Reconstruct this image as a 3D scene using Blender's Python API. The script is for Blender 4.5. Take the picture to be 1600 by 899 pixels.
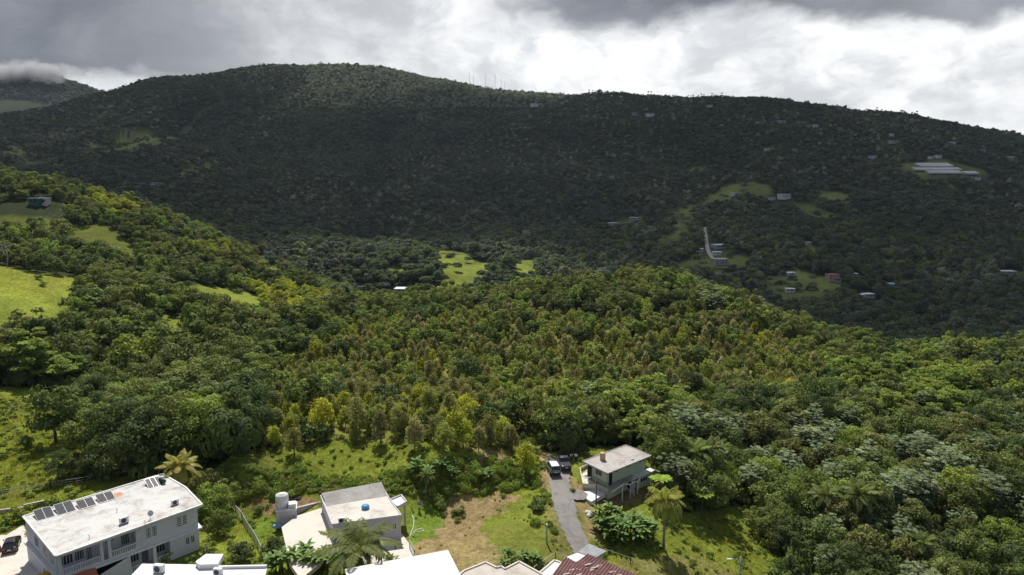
import bpy, math, random
import numpy as np
from mathutils import Vector, Matrix
for o in list(bpy.data.objects): bpy.data.objects.remove(o)
random.seed(7); RNG = np.random.default_rng(11)
R = math.radians
SC = bpy.context.scene
COL = SC.collection

# ---------------------------------------------------------------- camera
FPX = 1067.0; PITCH = R(8.5); CAMH = 50.0      # focal length in photo pixels (1600 wide)
cd = bpy.data.cameras.new('camera'); cam = bpy.data.objects.new('camera', cd); COL.objects.link(cam)
cd.sensor_width = 36; cd.lens = 36*FPX/1600; cd.clip_start = 1; cd.clip_end = 30000
cam.location = (0, 0, CAMH); cam.rotation_euler = (R(90)-PITCH, 0, 0)
SC.camera = cam
SC.view_settings.view_transform = 'Standard'; SC.view_settings.look = 'None'
SC.view_settings.gamma = 1; SC.view_settings.use_curve_mapping = False
SC.view_settings.exposure = 0.12
SC.cycles.max_bounces = 6; SC.cycles.diffuse_bounces = 2; SC.cycles.glossy_bounces = 2
SC.cycles.transmission_bounces = 3; SC.cycles.transparent_max_bounces = 8; SC.cycles.volume_bounces = 0

# ---------------------------------------------------------------- sun and sky
SUN_EL = R(58); SUN_AZ = R(-14)                # azimuth measured from +Y towards +X
SUN = np.array([math.sin(SUN_AZ)*math.cos(SUN_EL), math.cos(SUN_AZ)*math.cos(SUN_EL), math.sin(SUN_EL)])
sl = bpy.data.lights.new('sun', 'SUN'); sl.energy = 5.0; sl.angle = R(0.5); sl.color = (1, .955, .88)
so = bpy.data.objects.new('sun', sl); COL.objects.link(so)
so.rotation_euler = Vector(-SUN).to_track_quat('-Z', 'Y').to_euler()

class NT:
    """small helper for building node trees"""
    def __init__(s, t): s.t = t; t.nodes.clear()
    def n(s, typ, **kw):
        nd = s.t.nodes.new(typ)
        for k, v in kw.items():
            if k.startswith('i_'):
                key = k[2:]; key = int(key) if key.isdigit() else key
                s.set(nd.inputs[key], v)
            else: setattr(nd, k, v)
        return nd
    def set(s, inp, v):
        if isinstance(v, bpy.types.NodeSocket): s.t.links.new(v, inp)
        else:
            if hasattr(inp.default_value, '__len__') and len(inp.default_value) == 4 and hasattr(v, '__len__') and len(v) == 3: v = (*v, 1)
            inp.default_value = v
    def m(s, op, a, b=0.0, c=None, clamp=False):
        nd = s.n('ShaderNodeMath', operation=op, use_clamp=clamp); s.set(nd.inputs[0], a); s.set(nd.inputs[1], b)
        if c is not None: s.set(nd.inputs[2], c)
        return nd.outputs[0]
    def mix(s, f, a, b, mode='MIX'):
        nd = s.n('ShaderNodeMix', data_type='RGBA', blend_type=mode); nd.clamp_factor = True
        s.set(nd.inputs[0], f); s.set(nd.inputs[6], a); s.set(nd.inputs[7], b); return nd.outputs[2]
    def ss(s, x, a, b):
        nd = s.n('ShaderNodeMapRange', interpolation_type='SMOOTHSTEP'); s.set(nd.inputs[0], x)
        nd.inputs[1].default_value = a; nd.inputs[2].default_value = b; return nd.outputs[0]
    def noise(s, vec, scale, det=4, rough=.5, dist=0.0, w=None):
        nd = s.n('ShaderNodeTexNoise'); 
        if vec is not None: s.set(nd.inputs['Vector'], vec)
        nd.inputs['Scale'].default_value = scale; nd.inputs['Detail'].default_value = det
        nd.inputs['Roughness'].default_value = rough; nd.inputs['Distortion'].default_value = dist
        return nd.outputs[0]

W = bpy.data.worlds.new('World'); SC.world = W; W.use_nodes = True
def build_world():
    N = NT(W.node_tree)
    sky = N.n('ShaderNodeTexSky', sky_type='NISHITA', sun_disc=False); sky.sun_elevation = SUN_EL; sky.sun_rotation = SUN_AZ
    sky.altitude = 500
    tc = N.n('ShaderNodeTexCoord'); d = tc.outputs['Generated']
    sp = N.n('ShaderNodeSeparateXYZ'); N.set(sp.inputs[0], d); x, y, z = sp.outputs
    zz = N.m('ADD', N.m('MAXIMUM', z, 0.0), 0.09)
    cb = N.n('ShaderNodeCombineXYZ'); N.set(cb.inputs[0], N.m('DIVIDE', x, zz)); N.set(cb.inputs[1], N.m('DIVIDE', y, zz))
    P = cb.outputs[0]
    az0 = N.m('ARCTAN2', x, y)                                   # -0.65 (left) .. 0.65 (right) in view
    cb0 = N.n('ShaderNodeCombineXYZ'); N.set(cb0.inputs[0], az0); N.set(cb0.inputs[1], N.m('MULTIPLY', z, 2.0)); cb0.inputs[2].default_value = 9.2
    az = N.m('ADD', az0, N.m('MULTIPLY', N.m('SUBTRACT', N.noise(cb0.outputs[0], 3.0, 7, .6), .5), .22))
    n1 = N.noise(P, .55, 8, .58, .25)
    # stretched direction noise for towering cumulus near the skyline
    cb2 = N.n('ShaderNodeCombineXYZ'); N.set(cb2.inputs[0], az); N.set(cb2.inputs[1], N.m('MULTIPLY', z, 1.5)); cb2.inputs[2].default_value = 3.1
    n2 = N.noise(cb2.outputs[0], 4.2, 9, .58, .12)
    n3 = N.noise(cb2.outputs[0], 1.6, 6, .55, .2)
    n4 = N.noise(cb2.outputs[0], 9.0, 8, .62, .3)
    # bright broken cloud: luminance from noise
    n5 = N.noise(cb2.outputs[0], 20.0, 6, .6, .35)
    b = N.m('ADD', N.m('MULTIPLY', n2, .85), N.m('ADD', N.m('MULTIPLY', n4, .55), N.m('MULTIPLY', n5, .36)))
    bright = N.mix(N.ss(b, .72, .98), (.50, .52, .555), (1.22, 1.22, 1.20))
    bright = N.mix(N.ss(N.m('ADD', z, N.m('MULTIPLY', n2, .18)), .06, .17), bright, N.mix(.45, bright, (.98, .98, .98)))
    # a few pale blue gaps
    gap = N.m('MULTIPLY', N.ss(n3, .60, .70), N.ss(n4, .5, .62))
    bright = N.mix(N.m('MULTIPLY', gap, .6), bright, (.55, .66, .82))
    dark = N.mix(N.ss(n2, .3, .75), (.125, .132, .152), (.32, .332, .36))
    # dark masks: a sheet over the top right, a heavy bank on the left
    wob = N.m('MULTIPLY', N.m('SUBTRACT', n2, .5), .20)
    wob2 = N.m('MULTIPLY', N.m('SUBTRACT', n3, .5), .16)
    top = N.ss(N.m('ADD', N.m('ADD', z, N.m('MULTIPLY', wob, .8)), wob2), .186, .222)
    rt = N.ss(az, -.12, .12)
    zt = N.m('ADD', z, N.m('MULTIPLY', N.m('ADD', az, .62), -.14))
    left = N.m('MULTIPLY', N.ss(N.m('ADD', N.m('MULTIPLY', az, -1.0), N.m('ADD', N.m('MULTIPLY', wob, 2.2), N.m('MULTIPLY', wob2, 1.5))), .12, .52),
               N.ss(N.m('ADD', zt, wob), .085, .125))
    mid = N.m('MULTIPLY', N.ss(N.m('MULTIPLY', az, -1.0), -.02, .34), .42)
    mid = N.m('MULTIPLY', mid, N.ss(N.m('ADD', z, N.m('MULTIPLY', wob, 1.3)), .10, .2))
    msk = N.m('MAXIMUM', N.m('MULTIPLY', N.m('MULTIPLY', top, rt), .93), N.m('MAXIMUM', N.m('MULTIPLY', left, .95), mid))
    cloud = N.mix(msk, bright, dark)
    # behind and overhead: ordinary broken cloud with blue between
    over = N.mix(N.ss(n1, .40, .60), (.08, .14, .27), (.28, .30, .33))
    cloud = N.mix(N.ss(z, .25, .34), cloud, over)
    cloud = N.mix(N.ss(y, -.15, .15), over, cloud)
    bg1 = N.n('ShaderNodeBackground'); N.set(bg1.inputs[0], sky.outputs[0]); bg1.inputs[1].default_value = .08
    bg2 = N.n('ShaderNodeBackground'); N.set(bg2.inputs[0], cloud); bg2.inputs[1].default_value = 1.0
    mx = N.n('ShaderNodeMixShader'); mx.inputs[0].default_value = .92
    N.t.links.new(bg1.outputs[0], mx.inputs[1]); N.t.links.new(bg2.outputs[0], mx.inputs[2])
    out = N.n('ShaderNodeOutputWorld'); N.t.links.new(mx.outputs[0], out.inputs[0])
build_world()
W.cycles.sampling_method = 'MANUAL'; W.cycles.sample_map_resolution = 512

# ---------------------------------------------------------------- object helpers
def link(name, data, parent=None):
    o = bpy.data.objects.new(name, data); COL.objects.link(o)
    if parent is not None: o.parent = parent
    return o
def tag(o, label=None, cat=None, group=None, kind=None):
    if label: o['label'] = label
    if cat: o['category'] = cat
    if group: o['group'] = group
    if kind: o['kind'] = kind
    return o
def thing(name, label, cat, loc=(0, 0, 0), rz=0.0, group=None):
    o = link(name, None); o.location = loc; o.rotation_euler = (0, 0, rz); o.empty_display_size = .5
    return tag(o, label, cat, group)
def copy_tree(root, loc, rz, scale, label, cat=None, group=None):
    r = root.copy(); COL.objects.link(r); r.location = loc; r.rotation_euler = (0, 0, rz); r.scale = scale
    r['label'] = label
    if cat: r['category'] = cat
    if group: r['group'] = group
    for ch in KIDS.get(root.name, ()):
        c = ch.copy(); COL.objects.link(c); c.parent = r
    return r
KIDS = {}

def np_mesh(name, V, F, mats=(), midx=None, tint=None, smooth=False):
    """V (n,3); F list of arrays (k,3) or (k,4)"""
    me = bpy.data.meshes.new(name); V = np.asarray(V, np.float32)
    F = [np.asarray(f, np.int32) for f in F if len(f)]
    me.vertices.add(len(V)); me.vertices.foreach_set('co', V.ravel())
    tot = sum(f.size for f in F); nf = sum(len(f) for f in F)
    me.loops.add(tot); me.polygons.add(nf)
    me.loops.foreach_set('vertex_index', np.concatenate([f.ravel() for f in F]))
    ln = np.concatenate([np.full(len(f), f.shape[1], np.int32) for f in F])
    st = np.concatenate([[0], np.cumsum(ln)[:-1]]).astype(np.int32)
    me.polygons.foreach_set('loop_start', st)
    for m in mats: me.materials.append(m)
    if midx is not None: me.polygons.foreach_set('material_index', np.asarray(midx, np.int32))
    if smooth: me.polygons.foreach_set('use_smooth', np.ones(nf, bool))
    if tint is not None:
        a = me.attributes.new('tint', 'FLOAT', 'POINT'); a.data.foreach_set('value', np.asarray(tint, np.float32))
    me.update(calc_edges=True); me.validate(); return me

class MB:
    """collects shapes, then links them as one mesh object"""
    def __init__(s): s.v = []; s.f = []
    def add(s, vs, fs):
        k = len(s.v); s.v += [tuple(v) for v in vs]; s.f += [tuple(i+k for i in f) for f in fs]; return s
    def box(s, x0, x1, y0, y1, z0, z1):
        return s.add([(x0,y0,z0),(x1,y0,z0),(x1,y1,z0),(x0,y1,z0),(x0,y0,z1),(x1,y0,z1),(x1,y1,z1),(x0,y1,z1)],
                     [(0,3,2,1),(4,5,6,7),(0,1,5,4),(1,2,6,5),(2,3,7,6),(3,0,4,7)])
    def prism(s, poly, z0, z1, z0s=None):
        n = len(poly); a = [(p[0], p[1], z0) for p in poly]; b = [(p[0], p[1], z1 if not callable(z1) else z1(*p)) for p in poly]
        return s.add(a+b, [tuple(range(n-1, -1, -1)), tuple(range(n, 2*n))]+[(i, (i+1) % n, n+(i+1) % n, n+i) for i in range(n)])
    def beam(s, p, q, w, h=None):
        """square bar between two points"""
        p = Vector(p); q = Vector(q); d = (q-p).normalized(); h = h or w
        up = Vector((0,0,1)) if abs(d.z) < .95 else Vector((1,0,0))
        a = d.cross(up).normalized()*w/2; b = a.cross(d).normalized()*h/2
        vs = [p-a-b, p+a-b, p+a+b, p-a+b, q-a-b, q+a-b, q+a+b, q-a+b]
        return s.add(vs, [(0,3,2,1),(4,5,6,7),(0,1,5,4),(1,2,6,5),(2,3,7,6),(3,0,4,7)])
    def tube(s, pts, rad, n=8, cap=True):
        pts = [Vector(p) for p in pts]; rad = rad if hasattr(rad, '__len__') else [rad]*len(pts)
        k0 = len(s.v); vs = []
        for i, p in enumerate(pts):
            d = (pts[min(i+1, len(pts)-1)]-pts[max(i-1, 0)]).normalized()
            up = Vector((0,0,1)) if abs(d.z) < .9 else Vector((1,0,0))
            a = d.cross(up).normalized(); b = a.cross(d)
            for j in range(n):
                t = 2*math.pi*j/n; vs.append(p+(a*math.cos(t)+b*math.sin(t))*rad[i])
        fs = [(i*n+j, i*n+(j+1) % n, (i+1)*n+(j+1) % n, (i+1)*n+j) for i in range(len(pts)-1) for j in range(n)]
        if cap: fs += [tuple(range(n-1, -1, -1)), tuple((len(pts)-1)*n+j for j in range(n))]
        return s.add(vs, fs)
    def lathe(s, prof, n=20, c=(0, 0)):
        vs = [(c[0]+r*math.cos(2*math.pi*j/n), c[1]+r*math.sin(2*math.pi*j/n), z) for r, z in prof for j in range(n)]
        fs = [(i*n+j, i*n+(j+1) % n, (i+1)*n+(j+1) % n, (i+1)*n+j) for i in range(len(prof)-1) for j in range(n)]
        fs += [tuple(range(n-1, -1, -1)), tuple((len(prof)-1)*n+j for j in range(n))]
        return s.add(vs, fs)
    def build(s, name, mat, parent=None, smooth=False, bevel=0):
        me = bpy.data.meshes.new(name); me.from_pydata(s.v, [], s.f); me.materials.append(mat)
        if smooth:
            for p in me.polygons: p.use_smooth = True
        me.update(); o = link(name, me, parent)
        if bevel:
            b = o.modifiers.new('bevel', 'BEVEL'); b.width = bevel; b.segments = 2; b.limit_method = 'ANGLE'
        return o

# ---------------------------------------------------------------- materials
def mat_new(name): m = bpy.data.materials.new(name); m.use_nodes = True; return m, NT(m.node_tree)
def finish(N, col, rough=.8, bump=None, metal=0.0, spec=.3, bstr=.3, bdist=.05, emis=None):
    b = N.n('ShaderNodeBsdfPrincipled'); N.set(b.inputs['Base Color'], col); N.set(b.inputs['Roughness'], rough)
    b.inputs['Metallic'].default_value = metal; b.inputs['Specular IOR Level'].default_value = spec
    if bump is not None:
        bp = N.n('ShaderNodeBump'); bp.inputs['Strength'].default_value = bstr; bp.inputs['Distance'].default_value = bdist
        N.set(bp.inputs['Height'], bump); N.t.links.new(bp.outputs[0], b.inputs['Normal'])
    o = N.n('ShaderNodeOutputMaterial'); N.t.links.new(b.outputs[0], o.inputs[0]); return b
def leaf_mat(name, ca, cb, trans=.30, rough=.6, spec=.10, var=.45, hue=.015, gain=1.85):
    """foliage: two leaf colours mixed by the per-leaf tint, a value shift per plant"""
    ca = tuple(min(.6, k*gain) for k in ca); cb = tuple(min(.6, k*gain) for k in cb)
    m, N = mat_new(name)
    at = N.n('ShaderNodeAttribute', attribute_name='tint'); oi = N.n('ShaderNodeObjectInfo')
    c = N.mix(at.outputs['Fac'], ca, cb)
    hs = N.n('ShaderNodeHueSaturation'); N.set(hs.inputs['Color'], c)
    N.set(hs.inputs['Value'], N.m('ADD', 1-var/2, N.m('MULTIPLY', oi.outputs['Random'], var)))
    N.set(hs.inputs['Hue'], N.m('ADD', .5-hue, N.m('MULTIPLY', N.m('FRACT', N.m('MULTIPLY', oi.outputs['Random'], 17.3)), 2*hue)))
    b = N.n('ShaderNodeBsdfPrincipled'); N.set(b.inputs['Base Color'], hs.outputs[0]); b.inputs['Roughness'].default_value = rough
    b.inputs['Specular IOR Level'].default_value = spec
    t = N.n('ShaderNodeBsdfTranslucent'); N.set(t.inputs[0], N.mix(.5, hs.outputs[0], N.mix(1.0, hs.outputs[0], (1.6, 1.5, .45), 'MULTIPLY')))
    mx = N.n('ShaderNodeMixShader'); mx.inputs[0].default_value = trans
    N.t.links.new(b.outputs[0], mx.inputs[1]); N.t.links.new(t.outputs[0], mx.inputs[2])
    o = N.n('ShaderNodeOutputMaterial'); N.t.links.new(mx.outputs[0], o.inputs[0]); return m
def plain(name, c, rough=.7, metal=0.0, spec=.3, noise=.0, scale=3.0, c2=None, bump=0.0):
    """paint or concrete with soft mottling and grime"""
    m, N = mat_new(name)
    tc = N.n('ShaderNodeTexCoord'); v = tc.outputs['Object']
    if noise > 0 or c2:
        c2 = c2 or tuple(k*(1-noise) for k in c)
        n = N.noise(v, scale, 6, .62, .3); n2 = N.noise(v, scale*.27, 3, .5)
        f = N.ss(N.m('ADD', N.m('MULTIPLY', n, .6), N.m('MULTIPLY', n2, .5)), .42, .70)
        col = N.mix(f, c, c2)
    else: col = c
    finish(N, col, rough, N.noise(v, scale*6, 3) if bump else None, metal, spec, bump or .1, .02); return m

# ---------------------------------------------------------------- terrain
def vnoise(x, y, seed=0):
    xi = np.floor(x).astype(np.int64); yi = np.floor(y).astype(np.int64); fx = x-xi; fy = y-yi
    fx = fx*fx*(3-2*fx); fy = fy*fy*(3-2*fy)
    def h(a, b):
        n = (a*374761393 + b*668265263 + seed*974634777) & 0xffffffff
        n = ((n ^ (n >> 13))*1274126177) & 0xffffffff; n = n ^ (n >> 16); return (n & 0xffffff)/float(0xffffff)
    return (h(xi, yi)*(1-fx)+h(xi+1, yi)*fx)*(1-fy)+(h(xi, yi+1)*(1-fx)+h(xi+1, yi+1)*fx)*fy
def fbm(x, y, o=4, seed=0):
    s = 0; a = .5; t = 0
    for i in range(o): s = s+a*vnoise(x*2**i+i*17.3, y*2**i-i*9.1, seed+i); t += a; a *= .5
    return s/t
CP, SP = math.cos(PITCH), math.sin(PITCH)
def ray(px, py):
    a = (px-800)/FPX; b = (449.5-py)/FPX; return np.array([a, CP+b*SP, -SP+b*CP])
def at_z(px, py, z):
    d = ray(px, py); t = (z-CAMH)/d[2]; return np.array([d[0]*t, d[1]*t, z])
def at_Y(px, py, Y, h=0.0):
    d = ray(px, py); t = Y/d[1]; return np.array([d[0]*t, Y, CAMH+d[2]*t-h])
ctrl = []
for p in [(-100,60,0),(0,60,-2),(100,60,-10),(0,22,-3),(-100,22,0),(100,22,-12),(-60,22,-1),(60,22,-6),(-60,60,-1),(50,60,-6),(30,60,-3)]: ctrl.append(p)
for (px, py, z) in [(20,870,0),(100,890,0),(180,880,-.5),(330,850,-.5),(400,850,-.5),(480,860,-.5),(560,880,-.5),(700,870,-.5),(560,800,0),(640,800,-.3),(450,800,0),
                    (790,830,-.8),(870,800,0),(900,860,-2),(870,735,.8),(840,715,1.2),(960,775,-1.1),(1000,745,-.7),(1040,855,-4),(960,880,-3.2),(1100,890,-6),(1180,890,-8),(1000,820,-2.5),
                    (20,790,.2),(150,745,1.0),(250,725,1.4),(330,760,.2),
                    (380,765,0),(450,766,0),(520,766,0),(600,766,0),(680,763,0),(750,752,.2),(800,742,.6)]:
    ctrl.append(tuple(at_z(px, py, z)))
for (px, py, z) in [(380,735,3.0),(450,737,3.2),(520,738,3.3),(600,737,3.3),(680,732,3.2),(740,722,2.8),(790,712,2.2),(400,700,3.6),(520,690,4),(620,690,4),(720,690,3.6)]:
    ctrl.append(tuple(at_z(px, py, z)))
for (px, py, Y, h) in [(60,740,113,0),(60,650,146,0),(0,640,150,0),(200,600,165,9),(330,560,180,9),(500,600,160,6),(700,600,162,6),(900,600,165,7),(500,520,225,7),(700,520,225,7),(900,520,225,7),(1000,600,160,8),
        (700,452,350,8),(600,456,345,8),(850,440,350,9),(1000,420,350,9),(1090,432,340,9),(1200,475,320,9),(1300,512,300,9),(1400,535,280,9),(1500,530,290,9),(1600,525,300,9),(1700,520,310,9),
        (1500,600,190,9),(1300,600,180,9),(1600,650,165,9),(1150,700,128,8),(1500,740,120,9),(1300,800,104,8),(1500,850,97,8),(1620,890,90,8),(1200,560,200,8),
        (0,500,205,0),(0,455,225,0),(0,418,262,0),(70,432,255,0),(130,440,250,3),(250,470,235,9),(350,480,235,9),(450,480,250,9),(120,520,200,9),(-120,410,262,0),(-120,500,205,0),(-120,640,150,0),
        (0,257,440,9),(100,276,445,9),(200,306,450,9),(300,340,450,9),(380,376,445,9),(430,400,435,9),(520,436,425,9),(590,455,400,9),(-150,225,440,9),(-350,190,440,9),
        (0,350,340,8),(120,370,330,8),(220,400,310,8),(330,410,340,8),(-150,340,340,8),(60,318,390,0),(300,435,290,8),(430,440,340,8)]:
    ctrl.append(tuple(at_Y(px, py, Y, h)))
for p in [(-600,620,20),(-400,600,0),(-250,600,-35),(-150,580,-70),(-60,520,-62),(50,520,-58),(150,480,-70),(260,470,-85),(330,430,-80),(420,430,-80),(550,440,-60)]: ctrl.append(p)
for (px, py, Y, h) in [(640,440,600,8),(700,450,610,0),(720,420,680,0),(730,400,740,4),(830,425,690,4),(560,420,640,8),(480,400,700,10),(600,380,850,10),(800,360,900,10),(700,300,1250,10),(700,220,1700,10),
        (950,410,800,10),(1120,412,800,2),(1060,420,770,4),(1300,445,720,4),(1220,460,700,4),(1105,350,960,4),(1225,308,1100,2),(1450,470,700,8),(1600,440,760,8),(1350,500,620,8),(1500,520,590,8),(1700,480,700,8),
        (1000,300,1180,8),(1470,262,1250,1),(1430,268,1250,1),(1520,270,1240,1),(1600,350,1000,8),(1400,380,900,8),(1300,230,1450,8),(1100,230,1500,8),(1560,225,1400,8),(1750,300,1150,8),
        (900,163,1950,8),(1000,167,1850,8),(1100,170,1750,8),(1200,173,1700,8),(1300,176,1680,8),(1400,178,1650,8),(1500,190,1580,8),(1560,205,1520,8),(1620,222,1480,8),(1750,262,1400,8),(1950,330,1300,8),
        (500,102,2500,8),(560,102,2500,8),(620,113,2450,8),(440,108,2500,8),(680,125,2400,8),(760,140,2300,8),(850,156,2150,8),(370,113,2500,8),(300,124,2500,8),(230,130,2450,8),(180,146,2400,8),(120,160,2400,8),
        (60,175,2350,8),(0,183,2300,8),(-150,200,2300,8),(600,200,1900,10),(400,200,1900,10),(200,200,1800,10),(50,215,1700,10),(180,230,1550,4),(300,262,1300,6),(100,250,1300,8),(350,330,1000,10),(260,290,1150,8),
        (-150,240,1500,8),(850,250,1500,8),(-350,220,1900,8)]:
    ctrl.append(tuple(at_Y(px, py, Y, h)))
for (px, py, Y) in [(-150,110,5200),(-30,118,5200),(30,112,5200),(70,118,5200),(110,134,5200),(160,152,5200),(230,185,5200),(-400,120,5200)]: ctrl.append(tuple(at_Y(px, py, Y)))
for p in [(-2600,3600,60),(-1500,3600,60),(-700,3400,150),(0,3300,120),(1000,2500,60),(1500,2400,40),(-1200,5200,40),(0,5200,40),(2000,5200,20),(4000,5200,20),(-6000,9000,50),(0,9000,0),(5000,9000,0),
          (2200,1500,60),(-1900,1500,180)]: ctrl.append(p)
ctrl = np.array(ctrl, float)
def warp(x, y):
    yy = np.maximum(y, 20.0); return np.stack([np.clip(x/yy, -1.6, 1.6)*1.6, np.log(yy)], -1)
CW = warp(ctrl[:, 0], ctrl[:, 1])
def tps(r2): return .5*r2*np.log(r2+1e-12)
_n = len(CW); _K = tps(((CW[:, None]-CW[None])**2).sum(-1))+np.eye(_n)*2e-4
_P = np.concatenate([np.ones((_n, 1)), CW], 1)
_A = np.block([[_K, _P], [_P.T, np.zeros((3, 3))]])
_s = ctrl[:, 1]                                     # fit height over distance: keeps the near ground unaffected by mountain-sized heights
_w = np.linalg.solve(_A, np.concatenate([ctrl[:, 2]/_s, [0, 0, 0]]))
def G(x, y):
    """ground height"""
    x = np.atleast_1d(np.asarray(x, float)); y = np.atleast_1d(np.asarray(y, float)); sh = x.shape; x = x.ravel(); y = y.ravel()
    q = warp(x, y); out = np.empty(len(x))
    for i in range(0, len(x), 20000):
        k = slice(i, i+20000); d2 = ((q[k, None]-CW[None])**2).sum(-1)
        out[k] = tps(d2)@_w[:_n]+_w[_n]+q[k]@_w[_n+1:]
    z = out*np.maximum(y, 20)
    a = np.clip((y-450)/600, 0, 1)
    z += a*(fbm(x/330, y/330, 4, 5)-.5)*46 + a*(1-np.abs(fbm(x/520+3, y/900, 3, 9)*2-1)-.6)*40*np.clip((y-800)/500, 0, 1)
    m = y > 800
    if m.any():
        xm, ym, zm = x[m], y[m], z[m]; px, py = proj(xm, ym, zm); cr = np.interp(px, CRX, CRY)
        k = np.where(px > 1000, .45, 1.0)*np.clip((py-cr-6)/45, 0, 1)*np.clip((ym-850)/250, 0, 1)*(ym < 3000)
        wx = xm+(fbm(xm/300, ym/300, 3, 51)-.5)*260+ym*.12; r1 = np.abs(fbm(wx/210, ym/1500, 2, 52)*2-1); r2 = np.abs(fbm(wx/95+4, ym/500, 2, 53)*2-1)
        z[m] = zm-k*(48*np.clip(1-r1*3.2, 0, 1)+16*np.clip(1-r2*3, 0, 1)-10)
    tm = np.clip(1.7-np.hypot((x-TER[0])/75, (y-TER[1])/62), 0, 1); z = z*(1-tm)+tm*(TER[2]+(y-TER[1])*.33)
    b = np.clip((y-150)/80, 0, 1)*(1-tm)
    z += b*(fbm(x/45, y/45, 3, 2)-.5)*4
    c = np.clip((y-60)/30, 0, 1)
    z += c*(fbm(x/9, y/9, 3, 3)-.5)*.5*(1-pad(x, y))
    return z.reshape(sh)
TER = at_Y(1472, 266, 1250)                       # the levelled ground under the greenhouses
CRX = [-300,0,120,230,300,370,500,560,620,720,850,1000,1300,1500,1600,1800]; CRY = [195,183,160,130,124,113,100,102,113,130,156,165,176,190,215,270]
PADS = [(-54, 87, 15), (-22, 94, 13), (17, 106, 9), (9, 95, 8), (8, 112, 7)]
def pad(x, y):
    m = np.zeros_like(x)
    for cx, cy, r in PADS: m = np.maximum(m, np.clip(1.4-np.hypot(x-cx, y-cy)/r, 0, 1))
    return m
_T = np.geomspace(45, 6500, 1500)
def hit(px, py):
    """where the ray through a photo pixel meets the ground"""
    d = ray(px, py); t = _T/d[1]; z = CAMH+d[2]*t; g = G(d[0]*t, d[1]*t)
    k = np.where(z < g)[0]
    if len(k) == 0: return np.array([d[0]*t[-1], d[1]*t[-1], g[-1]])
    i = k[0]
    if i == 0: return np.array([d[0]*t[0], d[1]*t[0], g[0]])
    a = (z[i-1]-g[i-1]); b = (g[i]-z[i]); f = a/(a+b); tt = t[i-1]+(t[i]-t[i-1])*f
    return np.array([d[0]*tt, d[1]*tt, float(G(d[0]*tt, d[1]*tt)[0])])
def proj(x, y, z):
    dz = z-CAMH; w = y*CP-dz*SP; v = y*SP+dz*CP; return 800+FPX*x/w, 449.5-FPX*v/w
def gz(x, y): return float(G(x, y)[0])
def wpoly(pts): return np.array([hit(*p)[:2] for p in pts])
def inside(poly, x, y):
    c = np.zeros(x.shape, bool); n = len(poly)
    for i in range(n):
        x0, y0 = poly[i]; x1, y1 = poly[(i+1) % n]
        if y0 == y1: continue
        c ^= ((y0 > y) != (y1 > y)) & (x < (x1-x0)*(y-y0)/(y1-y0)+x0)
    return c
def dist_line(pts, x, y):
    d = np.full(x.shape, 1e9)
    for (x0, y0), (x1, y1) in zip(pts[:-1], pts[1:]):
        L = (x1-x0)**2+(y1-y0)**2; t = np.clip(((x-x0)*(x1-x0)+(y-y0)*(y1-y0))/L, 0, 1)
        d = np.minimum(d, np.hypot(x-x0-t*(x1-x0), y-y0-t*(y1-y0)))
    return d
# ---------------------------------------------------------------- zones of the ground (photo outlines carried onto the terrain)
Z = {}
Z['plant'] = wpoly([(405,690),(410,620),(440,560),(520,520),(640,500),(800,492),(960,505),(1120,500),(1290,560),(1330,600),(1240,645),(1120,625),(1010,640),(930,640),(860,690),(838,712),(790,705),(700,702),(640,690),(560,688),(470,690)])
Z['yard'] = wpoly([(-60,905),(-60,765),(0,765),(130,752),(200,745),(255,738),(330,742),(352,722),(420,700),(470,690),(560,688),(640,690),(700,702),(790,705),(838,712),(845,706),(880,706),(905,708),(925,700),(975,697),(1030,712),(1036,775),(1030,826),(1060,808),(1115,794),(1195,784),(1215,840),(1230,905),(1225,1015),(-60,1015)])
Z['left_meadow'] = wpoly([(-60,612),(60,606),(128,622),(160,690),(155,738),(70,765),(-60,768)])
Z['shed_clearing'] = wpoly([(10,318),(90,314),(112,330),(90,342),(10,340)])
Z['top_meadow'] = wpoly([(-60,410),(0,415),(60,426),(140,438),(120,470),(105,510),(85,545),(-60,560)])
Z['strip_meadow'] = wpoly([(290,446),(350,450),(408,462),(412,486),(385,496),(330,486),(288,472)])
Z['gap_meadow'] = wpoly([(245,492),(290,496),(308,520),(300,548),(262,560),(240,530)])
Z['hill_grass'] = wpoly([(0,338),(60,340),(112,350),(160,372),(150,384),(100,368),(50,358),(0,356)])
Z['hill_grass_low'] = wpoly([(138,352),(165,352),(200,378),(228,402),(205,412),(170,392),(145,372)])
Z['hill_strip'] = wpoly([(398,392),(420,408),(448,424),(440,432),(410,424),(398,405)])
Z['valley_a'] = wpoly([(674,390),(722,394),(742,408),(772,412),(764,438),(744,456),(686,460),(694,430),(682,412)])
Z['valley_b'] = wpoly([(808,408),(848,406),(840,436),(804,444)])
Z['valley_c'] = wpoly([(604,420),(632,418),(630,432),(606,434)])
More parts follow.
